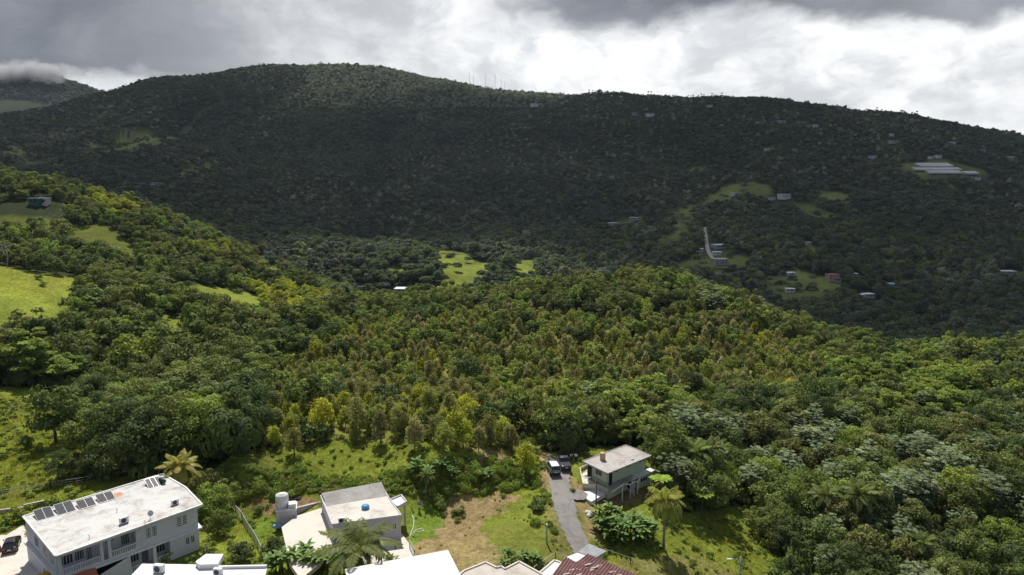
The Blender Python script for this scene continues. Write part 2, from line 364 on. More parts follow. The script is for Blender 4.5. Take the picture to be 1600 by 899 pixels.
FAR = [[(120,238),(190,210),(250,206),(280,222),(205,238),(150,246)], [(272,272),(325,252),(340,262),(292,284)], [(0,240),(62,230),(30,250),(0,252)], [(84,256),(102,258),(98,275),(82,272)],
       [(140,166),(180,164),(185,170),(140,173)], [(1068,322),(1130,290),(1172,300),(1100,326)], [(1052,350),(1068,318),(1095,330),(1074,372),(1050,372)], [(1130,286),(1185,286),(1218,303),(1190,316),(1150,306)],
       [(1236,316),(1272,314),(1318,348),(1262,344)], [(1090,398),(1165,396),(1185,412),(1150,428),(1060,428),(1015,424),(1060,412)], [(1185,436),(1235,418),(1330,452),(1275,486),(1200,468)],
       [(1028,372),(1062,362),(1058,388),(1032,392)], [(1058,262),(1112,262),(1082,277)], [(960,344),(1000,340),(1005,354),(970,358)], [(1195,230),(1222,228),(1224,240),(1198,240)],
       [(1315,385),(1355,378),(1350,398),(1312,400)], [(1252,384),(1275,384),(1272,400),(1245,398)], [(1398,262),(1440,252),(1530,262),(1535,278),(1440,280),(1395,272)], [(1480,280),(1500,296),(1490,310),(1476,296)],
       [(1408,436),(1440,436),(1440,452),(1405,448)], [(1270,296),(1330,300),(1330,318),(1285,316)], [(955,186),(975,188),(970,194),(952,192)], [(650,178),(670,180),(668,192),(652,190)], [(1560,418),(1598,424),(1596,444),(1556,440)]]
for i, p in enumerate(FAR): Z['far%d' % i] = wpoly(p)
ROAD = [hit(*p)[:2] for p in [(871,716),(873,738),(875,758),(880,782),(886,806),(894,830),(905,852),(916,872)]]
ROADW = [1.9, 1.9, 1.7, 1.7, 1.6, 1.55, 1.5, 1.5]
DRIVE = [hit(*p)[:2] for p in [(886,776),(900,776),(915,772)]]
ROADFAR = [hit(*p)[:2] for p in [(1101,356),(1103,372),(1106,392),(1112,404),(1124,412)]]
def zone_any(names, x, y):
    m = np.zeros(x.shape, bool)
    for n in names: m |= inside(Z[n], x, y)
    return m
CLEAR = [k for k in Z if k != 'plant']

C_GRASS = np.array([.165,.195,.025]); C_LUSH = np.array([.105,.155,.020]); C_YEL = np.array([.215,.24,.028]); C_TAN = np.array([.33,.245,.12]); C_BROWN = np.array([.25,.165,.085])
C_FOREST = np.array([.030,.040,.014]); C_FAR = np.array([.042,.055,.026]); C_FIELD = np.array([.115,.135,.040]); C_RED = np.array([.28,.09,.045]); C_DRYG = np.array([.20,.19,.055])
SPOTS = [  # outline in the photo, colour, edge wobble
 ([(640,885),(652,850),(676,812),(696,788),(720,780),(757,784),(752,802),(748,826),(765,850),(776,884),(740,905),(650,905)], C_TAN, .9),
 ([(752,775),(790,766),(815,770),(806,784),(775,812),(752,806)], C_TAN*.85, .8),
 ([(352,768),(400,762),(455,768),(505,780),(520,795),(465,792),(436,800),(405,800),(375,785)], C_BROWN*1.15, .9),
 ([(560,800),(600,800),(590,770),(520,762),(500,766)], C_BROWN, .5),
 ([(690,702),(740,700),(806,712),(806,732),(760,726),(715,718)], C_TAN*.85, .8),
 ([(838,708),(876,706),(868,722),(862,745),(863,775),(852,770),(845,745)], C_TAN, .5),
 ([(848,770),(862,775),(872,806),(888,838),(904,868),(880,872),(866,840),(856,800)], C_DRYG, .5),
 ([(886,742),(905,748),(920,775),(935,795),(938,825),(926,852),(912,838),(903,800),(892,770)], C_TAN*.95, .6),
 ([(925,768),(948,778),(1020,764),(1024,776),(975,792),(925,800)], C_BROWN*.9, .4),
 ([(720,728),(748,738),(745,764),(728,760)], C_RED, .6),
 ([(360,780),(405,800),(432,806),(436,830),(405,850),(378,820)], C_LUSH*1.25, .7),
 ([(775,800),(812,786),(850,792),(868,830),(876,876),(780,890),(762,850),(752,815)], C_GRASS*.95, .9),
 ([(640,790),(672,790),(690,812),(672,838),(645,850),(635,820)], C_LUSH*1.45, .7),
 ([(1020,872),(1090,868),(1150,890),(1160,910),(960,910),(960,878)], C_DRYG*.9, .3),
 ([(-60,412),(0,417),(60,428),(130,436),(95,470),(-60,480)], C_YEL, 1.5),
 ([(520,700),(700,700),(760,712),(700,735),(430,735),(420,712)], C_GRASS*1.15, 1.5),
]
SPOTS = [(wpoly(p), c, w) for p, c, w in SPOTS]
def build_ground():
    def axis(a, b, fine, lo, hi, gr, mx):
        v = list(np.arange(a, b+.01, fine)); s = fine
        while v[-1] < hi: s = min(s*gr, mx); v.append(v[-1]+s)
        s = fine
        while v[0] > lo: s = min(s*gr, mx); v.insert(0, v[0]-s)
        return np.array(v)
    xs = axis(-80, 62, .55, -7000, 7000, 1.045, 400); ys = axis(72, 150, .55, 0, 10000, 1.022, 400)
    X, Y = np.meshgrid(xs, ys); Zc = G(X, Y); nx, ny = len(xs), len(ys)
    V = np.stack([X.ravel(), Y.ravel(), Zc.ravel()], 1)
    i = np.arange(nx-1)[None]+np.arange(ny-1)[:, None]*nx; i = i.ravel()
    me = np_mesh('terrain', V, [np.stack([i, i+1, i+nx+1, i+nx], 1)], smooth=True)
    x, y = V[:, 0], V[:, 1]
    wx = x+(fbm(x/3, y/3, 4, 21)-.5)*3.0; wy = y+(fbm(x/3+9, y/3, 4, 22)-.5)*3.0
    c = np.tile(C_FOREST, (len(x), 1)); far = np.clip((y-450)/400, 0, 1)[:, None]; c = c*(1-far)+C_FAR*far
    vf = np.clip((y-3000)/600, 0, 1)[:, None]; c = c*(1-vf)+C_FOREST*1.1*vf*(.6+.8*fbm(x/60, y/60, 5, 77)[:, None])
    def paint(m, col):
        c[m] = col
    paint(inside(Z['plant'], wx, wy), np.array([.19,.19,.045]))
    paint(inside(Z['yard'], wx, wy), C_GRASS*1.0)
    for n in ('left_meadow', 'strip_meadow', 'gap_meadow'): paint(inside(Z[n], wx, wy), C_GRASS*1.1)
    paint(inside(Z['top_meadow'], wx, wy), C_GRASS*1.3)
    for n in ('hill_grass', 'hill_grass_low'): paint(inside(Z[n], wx, wy), C_GRASS*.62)
    for n in ('hill_strip', 'valley_a', 'valley_b', 'valley_c'): paint(inside(Z[n], wx, wy), C_GRASS*.9)
    for n in Z:
        if n.startswith('far'): paint(inside(Z[n], x+(fbm(x/25, y/25, 3, 5)-.5)*40, y+(fbm(x/25, y/25, 3, 6)-.5)*40), C_FIELD)
    for poly, col, w in SPOTS:
        paint(inside(poly, x+(fbm(x/2.2, y/2.2, 4, 31)-.5)*5*w, y+(fbm(x/2.2+5, y/2.2, 4, 32)-.5)*5*w), col)
    f = fbm(x/6, y/6, 4, 40)[:, None]; near = np.clip((400-y)/200, 0, 1)[:, None]
    c = c*(1+near*(f-.5)*.9)
    dry = np.clip((fbm(x/11, y/11, 4, 41)-.55)*5, 0, 1)[:, None]*near; c = c*(1-dry*.35)+C_DRYG*dry*.35*(c.mean(1, keepdims=True) > .06); c = c*(1+np.clip((y-500)/200, 0, 1)[:, None]*(fbm(x/22, y/22, 4, 43)[:, None]-.5)*1.1)
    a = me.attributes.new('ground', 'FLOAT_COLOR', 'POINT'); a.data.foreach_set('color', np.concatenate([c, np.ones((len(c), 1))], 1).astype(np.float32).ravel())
    m, N = mat_new('ground_cover')
    at = N.n('ShaderNodeAttribute', attribute_name='ground'); tc = N.n('ShaderNodeTexCoord'); v = tc.outputs['Object']
    n1 = N.noise(v, 1.3, 6, .65, .2); n2 = N.noise(v, 5.0, 5, .7); n3 = N.noise(v, .16, 5, .6)
    k = N.m('ADD', N.m('MULTIPLY', n1, .8), N.m('ADD', N.m('MULTIPLY', n2, .7), N.m('MULTIPLY', n3, .5)))
    k = N.m('MULTIPLY_ADD', N.m('SUBTRACT', k, 1.0), 2.2, 1.0, clamp=False); k = N.m('MAXIMUM', k, .35)
    cbn = N.n('ShaderNodeCombineColor'); 
    for j in range(3): N.set(cbn.inputs[j], k)
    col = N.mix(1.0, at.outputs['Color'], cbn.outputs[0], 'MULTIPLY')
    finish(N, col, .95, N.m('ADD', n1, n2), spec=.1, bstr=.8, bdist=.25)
    me.materials.append(m)
    o = link('terrain', me); tag(o, kind='structure'); return o
build_ground()

# ---------------------------------------------------------------- the cloud deck whose shadow lies on the far mountain
def lit(x, y):
    """1 where the sun reaches the ground"""
    w = (fbm(x/160, y/160, 4, 60)-.5)*.8
    L = 1-np.clip((y+w*180-510-np.clip(-x-120, 0, 300)*.2)/70, 0, 1)
    def ell(px, py, rx, ry, p=1.0, soft=.35):
        c = (px, py) if abs(px) < 700 and py > 1500 or px < 0 else hit(px, py); d = np.hypot((x-c[0])/rx, (y-c[1])/ry)+w*.9; return p*np.clip((1+soft-d)/(2*soft), 0, 1)
    for e in [(715,425,230,170,1.1), (640,395,190,110,.75), (-690,2470,420,150,1.0), (-430,2340,270,230,1.15), (-150,2370,330,190,1.15), (-560,2110,150,110,.9), (110,2140,190,120,1.1), (-1050,1650,160,200,.28), (1150,430,120,60,.12)]:
        L = np.maximum(L, ell(*e))
    L = L-ell(150,385,170,75,.62)*(y < 480)-ell(60,350,120,70,.45)*(y < 480)
    return np.clip(L, 0, 1)
def build_deck():
    Hc = 1500.0
    xs = np.arange(-4200, 3000, 45.0); ys = np.arange(1250, 4600, 45.0); X, Y = np.meshgrid(xs, ys); x = X.ravel(); y = Y.ravel()
    gx = x.copy(); gy = y.copy(); done = np.zeros(len(x), bool)
    for dz in np.arange(1000, 1640, 25.0):                          # follow the sunbeam down to the ground
        t = dz/SUN[2]; nx_ = x-SUN[0]*t; ny_ = y-SUN[1]*t; m = ~done; g = np.full(len(x), -1e9); g[m] = G(nx_[m], np.maximum(ny_[m], 60))
        gx[m] = nx_[m]; gy[m] = ny_[m]; done |= (Hc-dz) <= g
    d = 1-lit(gx, gy)
    edge = np.minimum.reduce([x+4200, 2950-x, y-1250, 4560-y])/300; d = np.clip(d*np.clip(edge, 0, 1), 0, 1)
    d *= .92+.08*fbm(x/200, y/200, 4, 71)
    th = 30+190*fbm(x/300, y/300, 5, 72)*d
    nx, ny = len(xs), len(ys); V = np.concatenate([np.stack([x, y, Hc-8-20*fbm(x/150, y/150, 4, 73)*d], 1), np.stack([x, y, Hc+th], 1)])
    i = (np.arange(nx-1)[None]+np.arange(ny-1)[:, None]*nx).ravel(); F = np.stack([i, i+1, i+nx+1, i+nx], 1)
    keep = (d[F].max(1) > .01); F = F[keep]
    me = np_mesh('cloud_deck', V, [F[:, ::-1], F+nx*ny], smooth=True)
    a = me.attributes.new('cloud_cover', 'FLOAT', 'POINT'); a.data.foreach_set('value', np.concatenate([d, d]).astype(np.float32))
    m, N = mat_new('cloud'); at = N.n('ShaderNodeAttribute', attribute_name='cloud_cover')
    f = N.m('SUBTRACT', 1.0, N.m('POWER', N.m('SUBTRACT', 1.0, N.m('MULTIPLY', at.outputs['Fac'], .90)), .5))
    di = N.n('ShaderNodeBsdfDiffuse'); di.inputs[0].default_value = (.9, .9, .92, 1); tl = N.n('ShaderNodeBsdfTranslucent'); tl.inputs[0].default_value = (.82, .86, .92, 1)
    mx = N.n('ShaderNodeMixShader'); mx.inputs[0].default_value = .45; N.t.links.new(di.outputs[0], mx.inputs[1]); N.t.links.new(tl.outputs[0], mx.inputs[2])
    tr = N.n('ShaderNodeBsdfTransparent'); m2 = N.n('ShaderNodeMixShader'); N.set(m2.inputs[0], f); N.t.links.new(tr.outputs[0], m2.inputs[1]); N.t.links.new(mx.outputs[0], m2.inputs[2])
    o = N.n('ShaderNodeOutputMaterial'); N.t.links.new(m2.outputs[0], o.inputs[0]); me.materials.append(m)
    tag(link('clouds', me), kind='structure')
build_deck()

# ---------------------------------------------------------------- haze
def build_haze():
    mb = MB(); mb.box(-5600, 5600, -300, 5600, -420, 620); m, N = mat_new('haze_air')
    v = N.n('ShaderNodeVolumePrincipled'); v.inputs['Color'].default_value = (.66, .80, 1, 1); v.inputs['Density'].default_value = HAZE; v.inputs['Anisotropy'].default_value = 0.2
    o = N.n('ShaderNodeOutputMaterial'); N.t.links.new(v.outputs[0], o.inputs['Volume']); m.cycles.homogeneous_volume = True
    tag(mb.build('haze', m), kind='stuff')
HAZE = 0.000033
build_haze()

# ---------------------------------------------------------------- foliage building blocks
def unit(v): return v/np.maximum(np.linalg.norm(v, axis=-1, keepdims=True), 1e-9)
def rdir(n, zmin=-1.0, r=RNG):
    z = r.uniform(zmin, 1, n); t = r.uniform(0, 2*np.pi, n); s = np.sqrt(np.maximum(0, 1-z*z)); return np.stack([s*np.cos(t), s*np.sin(t), z], 1)
def leaf_quads(P, Nn, L, Wd, tint, fold=.15, axis=None):
    """one folded rhombus leaf per point"""
    n = len(P); L = np.broadcast_to(L, (n,))[:, None]; Wd = np.broadcast_to(Wd, (n,))[:, None]
    a = axis if axis is not None else RNG.normal(size=(n, 3)); a = unit(a-(a*Nn).sum(1, keepdims=True)*Nn); b = np.cross(Nn, a)
    V = np.stack([P-a*L/2, P+b*Wd/2+Nn*fold*Wd, P+a*L/2, P-b*Wd/2+Nn*fold*Wd], 1).reshape(-1, 3)
    F = np.arange(4*n).reshape(n, 4); return V, F, np.repeat(tint, 4)
class Fol:
    def __init__(s): s.V = []; s.F = []; s.T = []; s.k = 0
    def add(s, V, F, T): s.V.append(V); s.F.append(F+s.k); s.T.append(T); s.k += len(V)
    def leaves(s, *a, **k): s.add(*leaf_quads(*a, **k))
    def mesh(s, name, mat): return np_mesh(name, np.concatenate(s.V), [np.concatenate(s.F)], [mat], tint=np.concatenate(s.T))
def clumps(f, C, cr, nl, L, Wd, zmin=-.35, up=.35, jit=.45, tb=None, flat=.8):
    """leaf clumps: shells of leaves round each centre"""
    for i, c in enumerate(C):
        r = cr[i] if hasattr(cr, '__len__') else cr; n = int(nl*RNG.uniform(.8, 1.2)); d = rdir(n, zmin)
        P = c+d*r*RNG.uniform(.72, 1.12, (n, 1))*np.array([1, 1, flat]); Nn = unit(d+np.array([0, 0, up])+RNG.normal(size=(n, 3))*jit)
        t0 = RNG.uniform(0, 1) if tb is None else tb[i]
        f.leaves(P, Nn, L*RNG.uniform(.7, 1.3, n), Wd*RNG.uniform(.7, 1.3, n), np.clip(t0*.6+RNG.uniform(-.05, .5, n), 0, 1))
def dome(n, r, h, zc, zmin=-.3, fill=.3, lump=.22):
    d = rdir(n, zmin); k = np.where(RNG.uniform(size=n) < fill, RNG.uniform(.35, .75, n), RNG.uniform(.78, 1.0, n))
    ph = RNG.uniform(0, 6.28, 3); a = np.arctan2(d[:, 1], d[:, 0]); k = k*(1+lump*(np.sin(2*a+ph[0])*.5+np.sin(3*a+ph[1])*.5)+lump*.6*np.sin(5*d[:, 2]+ph[2]))
    return d*k[:, None]*np.array([r, r, h])+np.array([0, 0, zc])
def trunk_mb(h, r, tips, n=7, lean=.3):
    mb = MB(); x, y = RNG.uniform(-lean, lean, 2)
    mb.tube([(0, 0, -.8), (x*.3, y*.3, h*.35), (x, y, h)], [r*1.25, r*.9, r*.6], n)
    for t in tips:
        t = np.asarray(t); m = (np.array([x, y, h])*.5+t*.5); m[2] = (h+t[2])/2*.96
        mb.tube([(x*.7, y*.7, h*.78), tuple(m), tuple(t)], [r*.5, r*.32, r*.12], 5, False)
    return mb

BARK = plain('bark', (.16, .125, .09), .9, noise=.45, scale=4)
BARKP = plain('pale_bark', (.34, .31, .26), .85, noise=.35, scale=4)
LM = {
 'dark': leaf_mat('leaves_dark', (.030, .047, .016), (.076, .102, .034)),
 'mid': leaf_mat('leaves_mid', (.050, .070, .020), (.120, .148, .040)),
 'bright': leaf_mat('leaves_bright', (.072, .106, .020), (.172, .212, .044)),
 'yellow': leaf_mat('leaves_yellow_green', (.140, .165, .018), (.290, .300, .040), gain=1.75),
 'olive': leaf_mat('leaves_olive', (.062, .072, .022), (.142, .152, .050)),
 'slendergreen': leaf_mat('leaves_slender_green', (.075, .100, .024), (.180, .205, .048), gain=2.0), 'slenderolive': leaf_mat('leaves_slender_olive', (.090, .098, .030), (.190, .190, .066), gain=2.0),
 'brown': leaf_mat('leaves_brown', (.112, .112, .046), (.215, .205, .095), gain=2.0),
 'silver': leaf_mat('leaves_silver', (.050, .078, .028), (.185, .215, .125), trans=.15, rough=.8, spec=.0, gain=1.4),
 'palm': leaf_mat('leaves_palm', (.055, .080, .018), (.150, .175, .045), rough=.5, spec=.2),
 'palmyellowgreen': leaf_mat('leaves_palm_lit', (.080, .100, .020), (.26, .26, .055), rough=.5, spec=.2),  # yellow-green fronds, the palm's own leaf colour
 'palmy': leaf_mat('leaves_palm_yellow', (.130, .140, .028), (.33, .27, .075), rough=.45, spec=.3),
 'fern': leaf_mat('leaves_fern', (.110, .185, .025), (.220, .310, .045)),
 'banana': leaf_mat('leaves_banana', (.045, .085, .018), (.120, .175, .045), rough=.5, spec=.15, trans=.25),
 'rust': leaf_mat('leaves_rust', (.13, .035, .02), (.22, .075, .04)),
 'grass': leaf_mat('grass_blades', (.14, .18, .018), (.32, .33, .04), var=.4, trans=.45, gain=1.1),
 'drygrass': leaf_mat('grass_blades_dry', (.22, .18, .07), (.42, .34, .16), var=.4, gain=.8),
}
FARG = [leaf_mat('canopy_far_a', (.034, .048, .030), (.084, .108, .058), trans=.1, var=.9, gain=1.5), leaf_mat('canopy_far_b', (.048, .058, .030), (.110, .122, .060), trans=.1, var=.9, gain=1.5),
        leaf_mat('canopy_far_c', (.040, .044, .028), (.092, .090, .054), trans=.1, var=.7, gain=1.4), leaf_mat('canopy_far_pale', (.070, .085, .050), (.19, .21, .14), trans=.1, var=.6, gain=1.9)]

def g_broad(mat, r=4.2, h=3.6, zc=4.6, n=54, nl=88, L=.52, Wd=.29, cr=.30, **k):
    q = RNG.uniform(.75, 1.3); L *= q; Wd *= q; nl = int(nl/q**1.4); n = int(n*RNG.uniform(.75, 1.3)); f = Fol(); C = dome(n, r, h, zc, zmin=-.75, **k); clumps(f, C, r*cr*RNG.uniform(.75, 1.25, n), nl, L, Wd)
    tips = [C[i]*.8+np.array([0, 0, zc*.1]) for i in RNG.choice(n, min(6, n), False)]
    return f, trunk_mb(zc-h*.3, .24, tips)
def g_slender(mat, h=6.5, w=1.5, n=34, nl=44, L=.42, Wd=.22):
    f = Fol(); z = RNG.uniform(.12, 1, n)**.85; rr = w*(np.sin(np.clip(z*1.02, 0, 1)*np.pi)**.6*.75+.12)*(1.05-.32*z)*RNG.uniform(.3, 1.15, n); t = RNG.uniform(0, 6.28, n)
    C = np.stack([rr*np.cos(t), rr*np.sin(t), .6+z*(h-.9)], 1)
    clumps(f, C, .50*RNG.uniform(.6, 1.35, n)*w/1.5, nl, L, Wd, zmin=-.8, up=.15, jit=.7, flat=1.25)
    return f, trunk_mb(h*.75, .11, [C[i] for i in range(4)], 6, .15)
def g_silver(mat, r=3.2, h=2.9, zc=5.6, n=190, L=.55, Wd=.22):
    f = Fol(); C = dome(n, r, h, zc, zmin=-.35, fill=.2, lump=.35)
    for c in C+RNG.normal(size=C.shape)*np.array([.2,.2,.35]):
        k = RNG.integers(7, 11); t = np.linspace(0, 2*np.pi, k, endpoint=False)+RNG.uniform(0, 1); tl = rdir(1, .45)[0]
        ax = np.stack([np.cos(t), np.sin(t), np.full(k, -.28)], 1); ax = unit(ax); Nn = unit(np.array([0, 0, 1.0])+tl*.5+ax*.25+RNG.normal(size=(k, 3))*.12)
        l = L*RNG.uniform(.75, 1.2); P = c+ax*l*.5; tt = np.clip(RNG.uniform(.25, 1)+RNG.uniform(-.25, .25, k), 0, 1)
        f.leaves(P, Nn, np.full(k, l), Wd, tt, axis=ax)
    tips = [C[i] for i in RNG.choice(n, 8, False)]
    clumps(f, dome(16, r*.8, h*.7, zc-1.2, fill=.5), .9, 30, .7, .4, tb=np.zeros(16))
    return f, trunk_mb(zc-h*.6, .2, tips)
def g_vine(mat, r=3.0, h=5.0, n=60, nl=60):
    f = Fol(); d = rdir(n, -.15); C = d*np.array([r, r, h*.62])*RNG.uniform(.8, 1.05, (n, 1))+np.array([0, 0, h*.42])
    C[:, 2] = np.maximum(C[:, 2], .4)
    low = 26; t = RNG.uniform(0, 6.28, low); C = np.concatenate([C, np.stack([np.cos(t)*r, np.sin(t)*r, RNG.uniform(.3, h*.5, low)], 1)])
    for c in C:
        m = int(nl*.8); q = rdir(m, -1)*np.array([.7, .7, 1.1])+c; Nn = unit((q-np.array([0, 0, h*.4]))*np.array([1, 1, .6])+RNG.normal(size=(m, 3))*.5)
        f.leaves(q, Nn, .5, .34, np.clip(RNG.uniform(0, .5)+RNG.uniform(0, .5, m), 0, 1), axis=np.tile([0, 0, -1.0], (m, 1))+RNG.normal(size=(m, 3))*.4)
    return f, trunk_mb(h*.6, .25, [])
def g_tier(mat, r=5.0, zc=6.0, n=30):
    """flat-topped layered crown"""
    f = Fol(); C = dome(n, r, 3.4, zc, zmin=-.5, fill=.35, lump=.35); 
    for c in C:
        m = 110; a = RNG.uniform(0, 6.28, m); q = np.sqrt(RNG.uniform(0, 1, m))*RNG.uniform(1.0, 1.6); P = c+np.stack([q*np.cos(a), q*np.sin(a), -.18*q**2+RNG.normal(size=m)*.12], 1)
        Nn = unit(np.array([0, 0, 1.0])+RNG.normal(size=(m, 3))*.45); f.leaves(P, Nn, .6, .34, np.clip(RNG.uniform(.2, .8)+RNG.uniform(-.3, .3, m), 0, 1))
    return f, trunk_mb(zc-1.2, .25, [c for c in C[:9]])
def frond(f, base, az, el, L, droop, nleaf=22, ll=.75, lw=.11, tb=.5, twist=.35, hang=.7):
    """one feather frond as a drooping midrib carrying leaflets on both sides"""
    s = np.linspace(0, 1, nleaf+2); e = el-droop*s**1.3; st = L/(nleaf+1)
    h = np.concatenate([[0], np.cumsum(np.cos(e[:-1])*st)]); z = np.concatenate([[0], np.cumsum(np.sin(e[:-1])*st)])
    o = np.array([math.cos(az), math.sin(az), 0]); side = np.array([-math.sin(az), math.cos(az), 0]); P = base+h[:, None]*o+z[:, None]*np.array([0, 0, 1.0])
    T = unit(np.gradient(P, axis=0)); up = unit(np.cross(side[None], T)*-1); up = np.where(up[:, 2:3] < 0, -up, up)
    k = slice(2, None); prof = np.sin(np.clip(s[k]*.9+.12, 0, 1)*np.pi)**.6
    for sg in (-1, 1):
        ax = unit(T[k]*.55+sg*side*1.0-np.array([0, 0, 1.0])*hang*(.5+.6*s[k][:, None])+RNG.normal(size=(nleaf, 3))*.1)
        l = ll*prof*RNG.uniform(.85, 1.1, nleaf); Nn = unit(up[k]+sg*side*twist); Nn = unit(Nn-(Nn*ax).sum(1, keepdims=True)*ax)
        f.leaves(P[k]+ax*l[:, None]/2, Nn, l, lw, np.clip(tb+RNG.uniform(-.2, .2, nleaf), 0, 1), axis=ax, fold=.0)
    w = .05; f.leaves((P[:-1]+P[1:])/2, up[:-1], st*1.6, w, np.full(nleaf+1, min(1, tb+.35)), axis=T[:-1])
def g_palm(h=7.0, L=3.6, n=22, droop=1.9, ll=.85, lean=.5, lw=.14, hang=.8, dead=0):
    f = Fol(); x, y = RNG.uniform(-lean, lean, 2); b = np.array([x, y, h])
    for i in range(n):
        q = i/(n-1); frond(f, b, i*2.4+RNG.uniform(-.15, .15), 1.35-1.75*q+RNG.uniform(-.1, .1), L*RNG.uniform(.85, 1.1)*(.8+.25*math.sin(q*3)), droop*RNG.uniform(.75, 1.1)*(.55+.45*q), 36, ll, lw, tb=.25+.5*RNG.uniform() if q < .75 else .8, hang=hang)
    for i in range(dead): frond(f, b, i*1.9, -1.0, L*.7, .5, 16, ll*.6, lw, tb=1, hang=1.2)
    mb = MB(); mb.tube([(0, 0, -.8), (x*.25, y*.25, h*.4), (x*.7, y*.7, h*.8), (x, y, h+.1)], [.24, .17, .15, .13], 9)
    return f, mb
def g_fern(h=3.5, L=2.2, n=13):
    f = Fol(); b = np.array([0, 0, h])
    for i in range(n): frond(f, b, i*6.283/n+RNG.uniform(-.15, .15), .55+RNG.uniform(-.1, .2), L*RNG.uniform(.85, 1.1), 1.0, 16, .62, .17, tb=RNG.uniform(.3, .8), hang=.1, twist=.1)
    mb = MB(); mb.tube([(0, 0, -.5), (.05, 0, h)], [.12, .09], 7); return f, mb
def g_banana(n=4, h=2.6):
    f = Fol(); mb = MB()
    for s in range(n):
        bx, by = RNG.uniform(-.9, .9, 2); hh = h*RNG.uniform(.6, 1.1); mb.tube([(bx, by, -.3), (bx*1.1, by*1.1, hh)], [.14, .08], 7)
        for i in range(9):
            az = i*2.4+RNG.uniform(-.2, .2); L = RNG.uniform(1.6, 2.5); el = RNG.uniform(.5, 1.35); q = 5; sg = np.linspace(0, 1, q+1); e = el-RNG.uniform(1.2, 2.0)*sg**1.4
            hz = np.concatenate([[0], np.cumsum(np.cos(e[:-1])*L/q)]); z = np.concatenate([[0], np.cumsum(np.sin(e[:-1])*L/q)]); o = np.array([math.cos(az), math.sin(az), 0]); sd = np.array([-o[1], o[0], 0])
            M = np.array([bx*1.1, by*1.1, hh])+hz[:, None]*o+z[:, None]*np.array([0, 0, 1.0]); w = .30*np.sin(np.clip(sg*.93+.05, 0, 1)*np.pi)**.55; w[0] = .03
            dn = np.array([0, 0, -.25]); A = M+(sd+dn)*w[:, None]; B = M+(-sd+dn)*w[:, None]; V = np.concatenate([A, M, B]); k = q+1; F = []
            for j in range(q): F += [[j, j+1, k+j+1, k+j], [k+j, k+j+1, 2*k+j+1, 2*k+j]]
            f.add(V, np.array(F), np.full(3*k, RNG.uniform(0, 1)))
    return f, mb
def g_bush(r=1.1, h=1.0, n=12, nl=45, L=.3, Wd=.18):
    f = Fol(); C = dome(n, r*.8, h*.7, h*.4, zmin=-.1, fill=.3, lump=.5); clumps(f, C, r*.36*RNG.uniform(.5, 1.3, n), nl, L, Wd); mb = MB(); mb.tube([(0, 0, -.3), (0, 0, h*.5)], [.05, .03], 5); return f, mb
def g_tuft(n=26, h=.5, spread=.45, w=.05):
    f = Fol(); p = RNG.normal(size=(n, 2))*spread*.5; ax = unit(np.concatenate([p*.9+RNG.normal(size=(n, 2))*.25, np.ones((n, 1))], 1)); l = h*RNG.uniform(.5, 1.2, n)
    Nn = unit(np.cross(ax, RNG.normal(size=(n, 3)))); f.leaves(np.concatenate([p, np.zeros((n, 1))], 1)+ax*l[:, None]/2, Nn, l*1.1, w, RNG.uniform(0, 1, n), axis=ax); return f, None
def g_far(r=5.0, n=9, nl=22, L=2.1, Wd=1.5, zc=5.2, h=3.2):
    f = Fol(); C = dome(n, r*.7, h, zc, zmin=-.1, fill=.1); clumps(f, C, r*.42*RNG.uniform(.7, 1.2, n), nl, L, Wd, zmin=-.2, up=.5, jit=.3)
    return f, None

# ---- one tree of each kind and look: an Empty with trunk and crown
PROTO = {}
def proto(key, gen, mat, bark=BARK, name='tree', crown='crown', stem='trunk'):
    f, mb = gen; root = link(name, None); root.hide_render = False
    c = link(crown, f.mesh(crown, mat), root); k = [c]
    if mb is not None: t = mb.build(stem, bark, root, True); k.append(t)
    KIDS[root.name] = k; PROTO.setdefault(key, []).append([root, k, False, name])
def place(key, x, y, s, label, cat, group=None, z=None, rz=None, sz=None, variant=None):
    """the first use takes the built tree itself; after that copies of the tree and its parts"""
    L = PROTO[key]; e = L[variant if variant is not None else int(RNG.integers(len(L)))]; root, kids, used, _ = e
    z = gz(x, y) if z is None else z; rz = RNG.uniform(0, 6.28) if rz is None else rz; sc = (s, s, s*(sz or 1))
    if not used:
        e[2] = True; root.location = (x, y, z); root.rotation_euler = (0, 0, rz); root.scale = sc; tag(root, label, cat, group); return root
    return copy_tree(root, (x, y, z), rz, sc, label, cat, group)
for mk in ('dark', 'mid', 'olive', 'bright'):
    for v in range(3 if mk in ('dark', 'mid') else 2): proto('b_'+mk, g_broad(None, RNG.uniform(3.7, 4.6), RNG.uniform(3.2, 4.2), RNG.uniform(4.3, 5.2)), LM[mk], name='broadleaf_tree')
for mk in ('brown', 'olive', 'mid', 'yellow'):
    for v in range(3 if mk in ('brown', 'olive') else 2): proto('s_'+mk, g_slender(None, RNG.uniform(4.6, 6.4), RNG.uniform(1.6, 2.6)), LM[{'olive': 'slenderolive', 'mid': 'slendergreen'}.get(mk, mk)], name='slender_tree')
for v in range(3): proto('silver', g_silver(None, RNG.uniform(2.6, 3.4)), LM['silver'], BARKP, name='silver_leaved_tree')
for v in range(2): proto('tier', g_tier(None, RNG.uniform(4.2, 5.2)), LM['bright'], name='layered_tree')
for v in range(3): proto('vine', g_vine(None, RNG.uniform(2.4, 3.2), RNG.uniform(5, 6.5)), LM['dark'], name='vine_covered_tree')
for v in range(2): proto('vineb', g_vine(None, RNG.uniform(2.4, 3.2), RNG.uniform(5, 6.5)), LM['mid'], name='vine_covered_tree')
for v in range(2): proto('palm', g_palm(), LM['palm'], BARKP, name='palm_tree')
for v in range(2): proto('palmbig', g_palm(8.2, 4.2, 26, 2.5, 1.05, .3, .17, 1.0, 3), LM['palm' if v == 0 else 'palmyellowgreen'], BARKP, name='palm_tree')
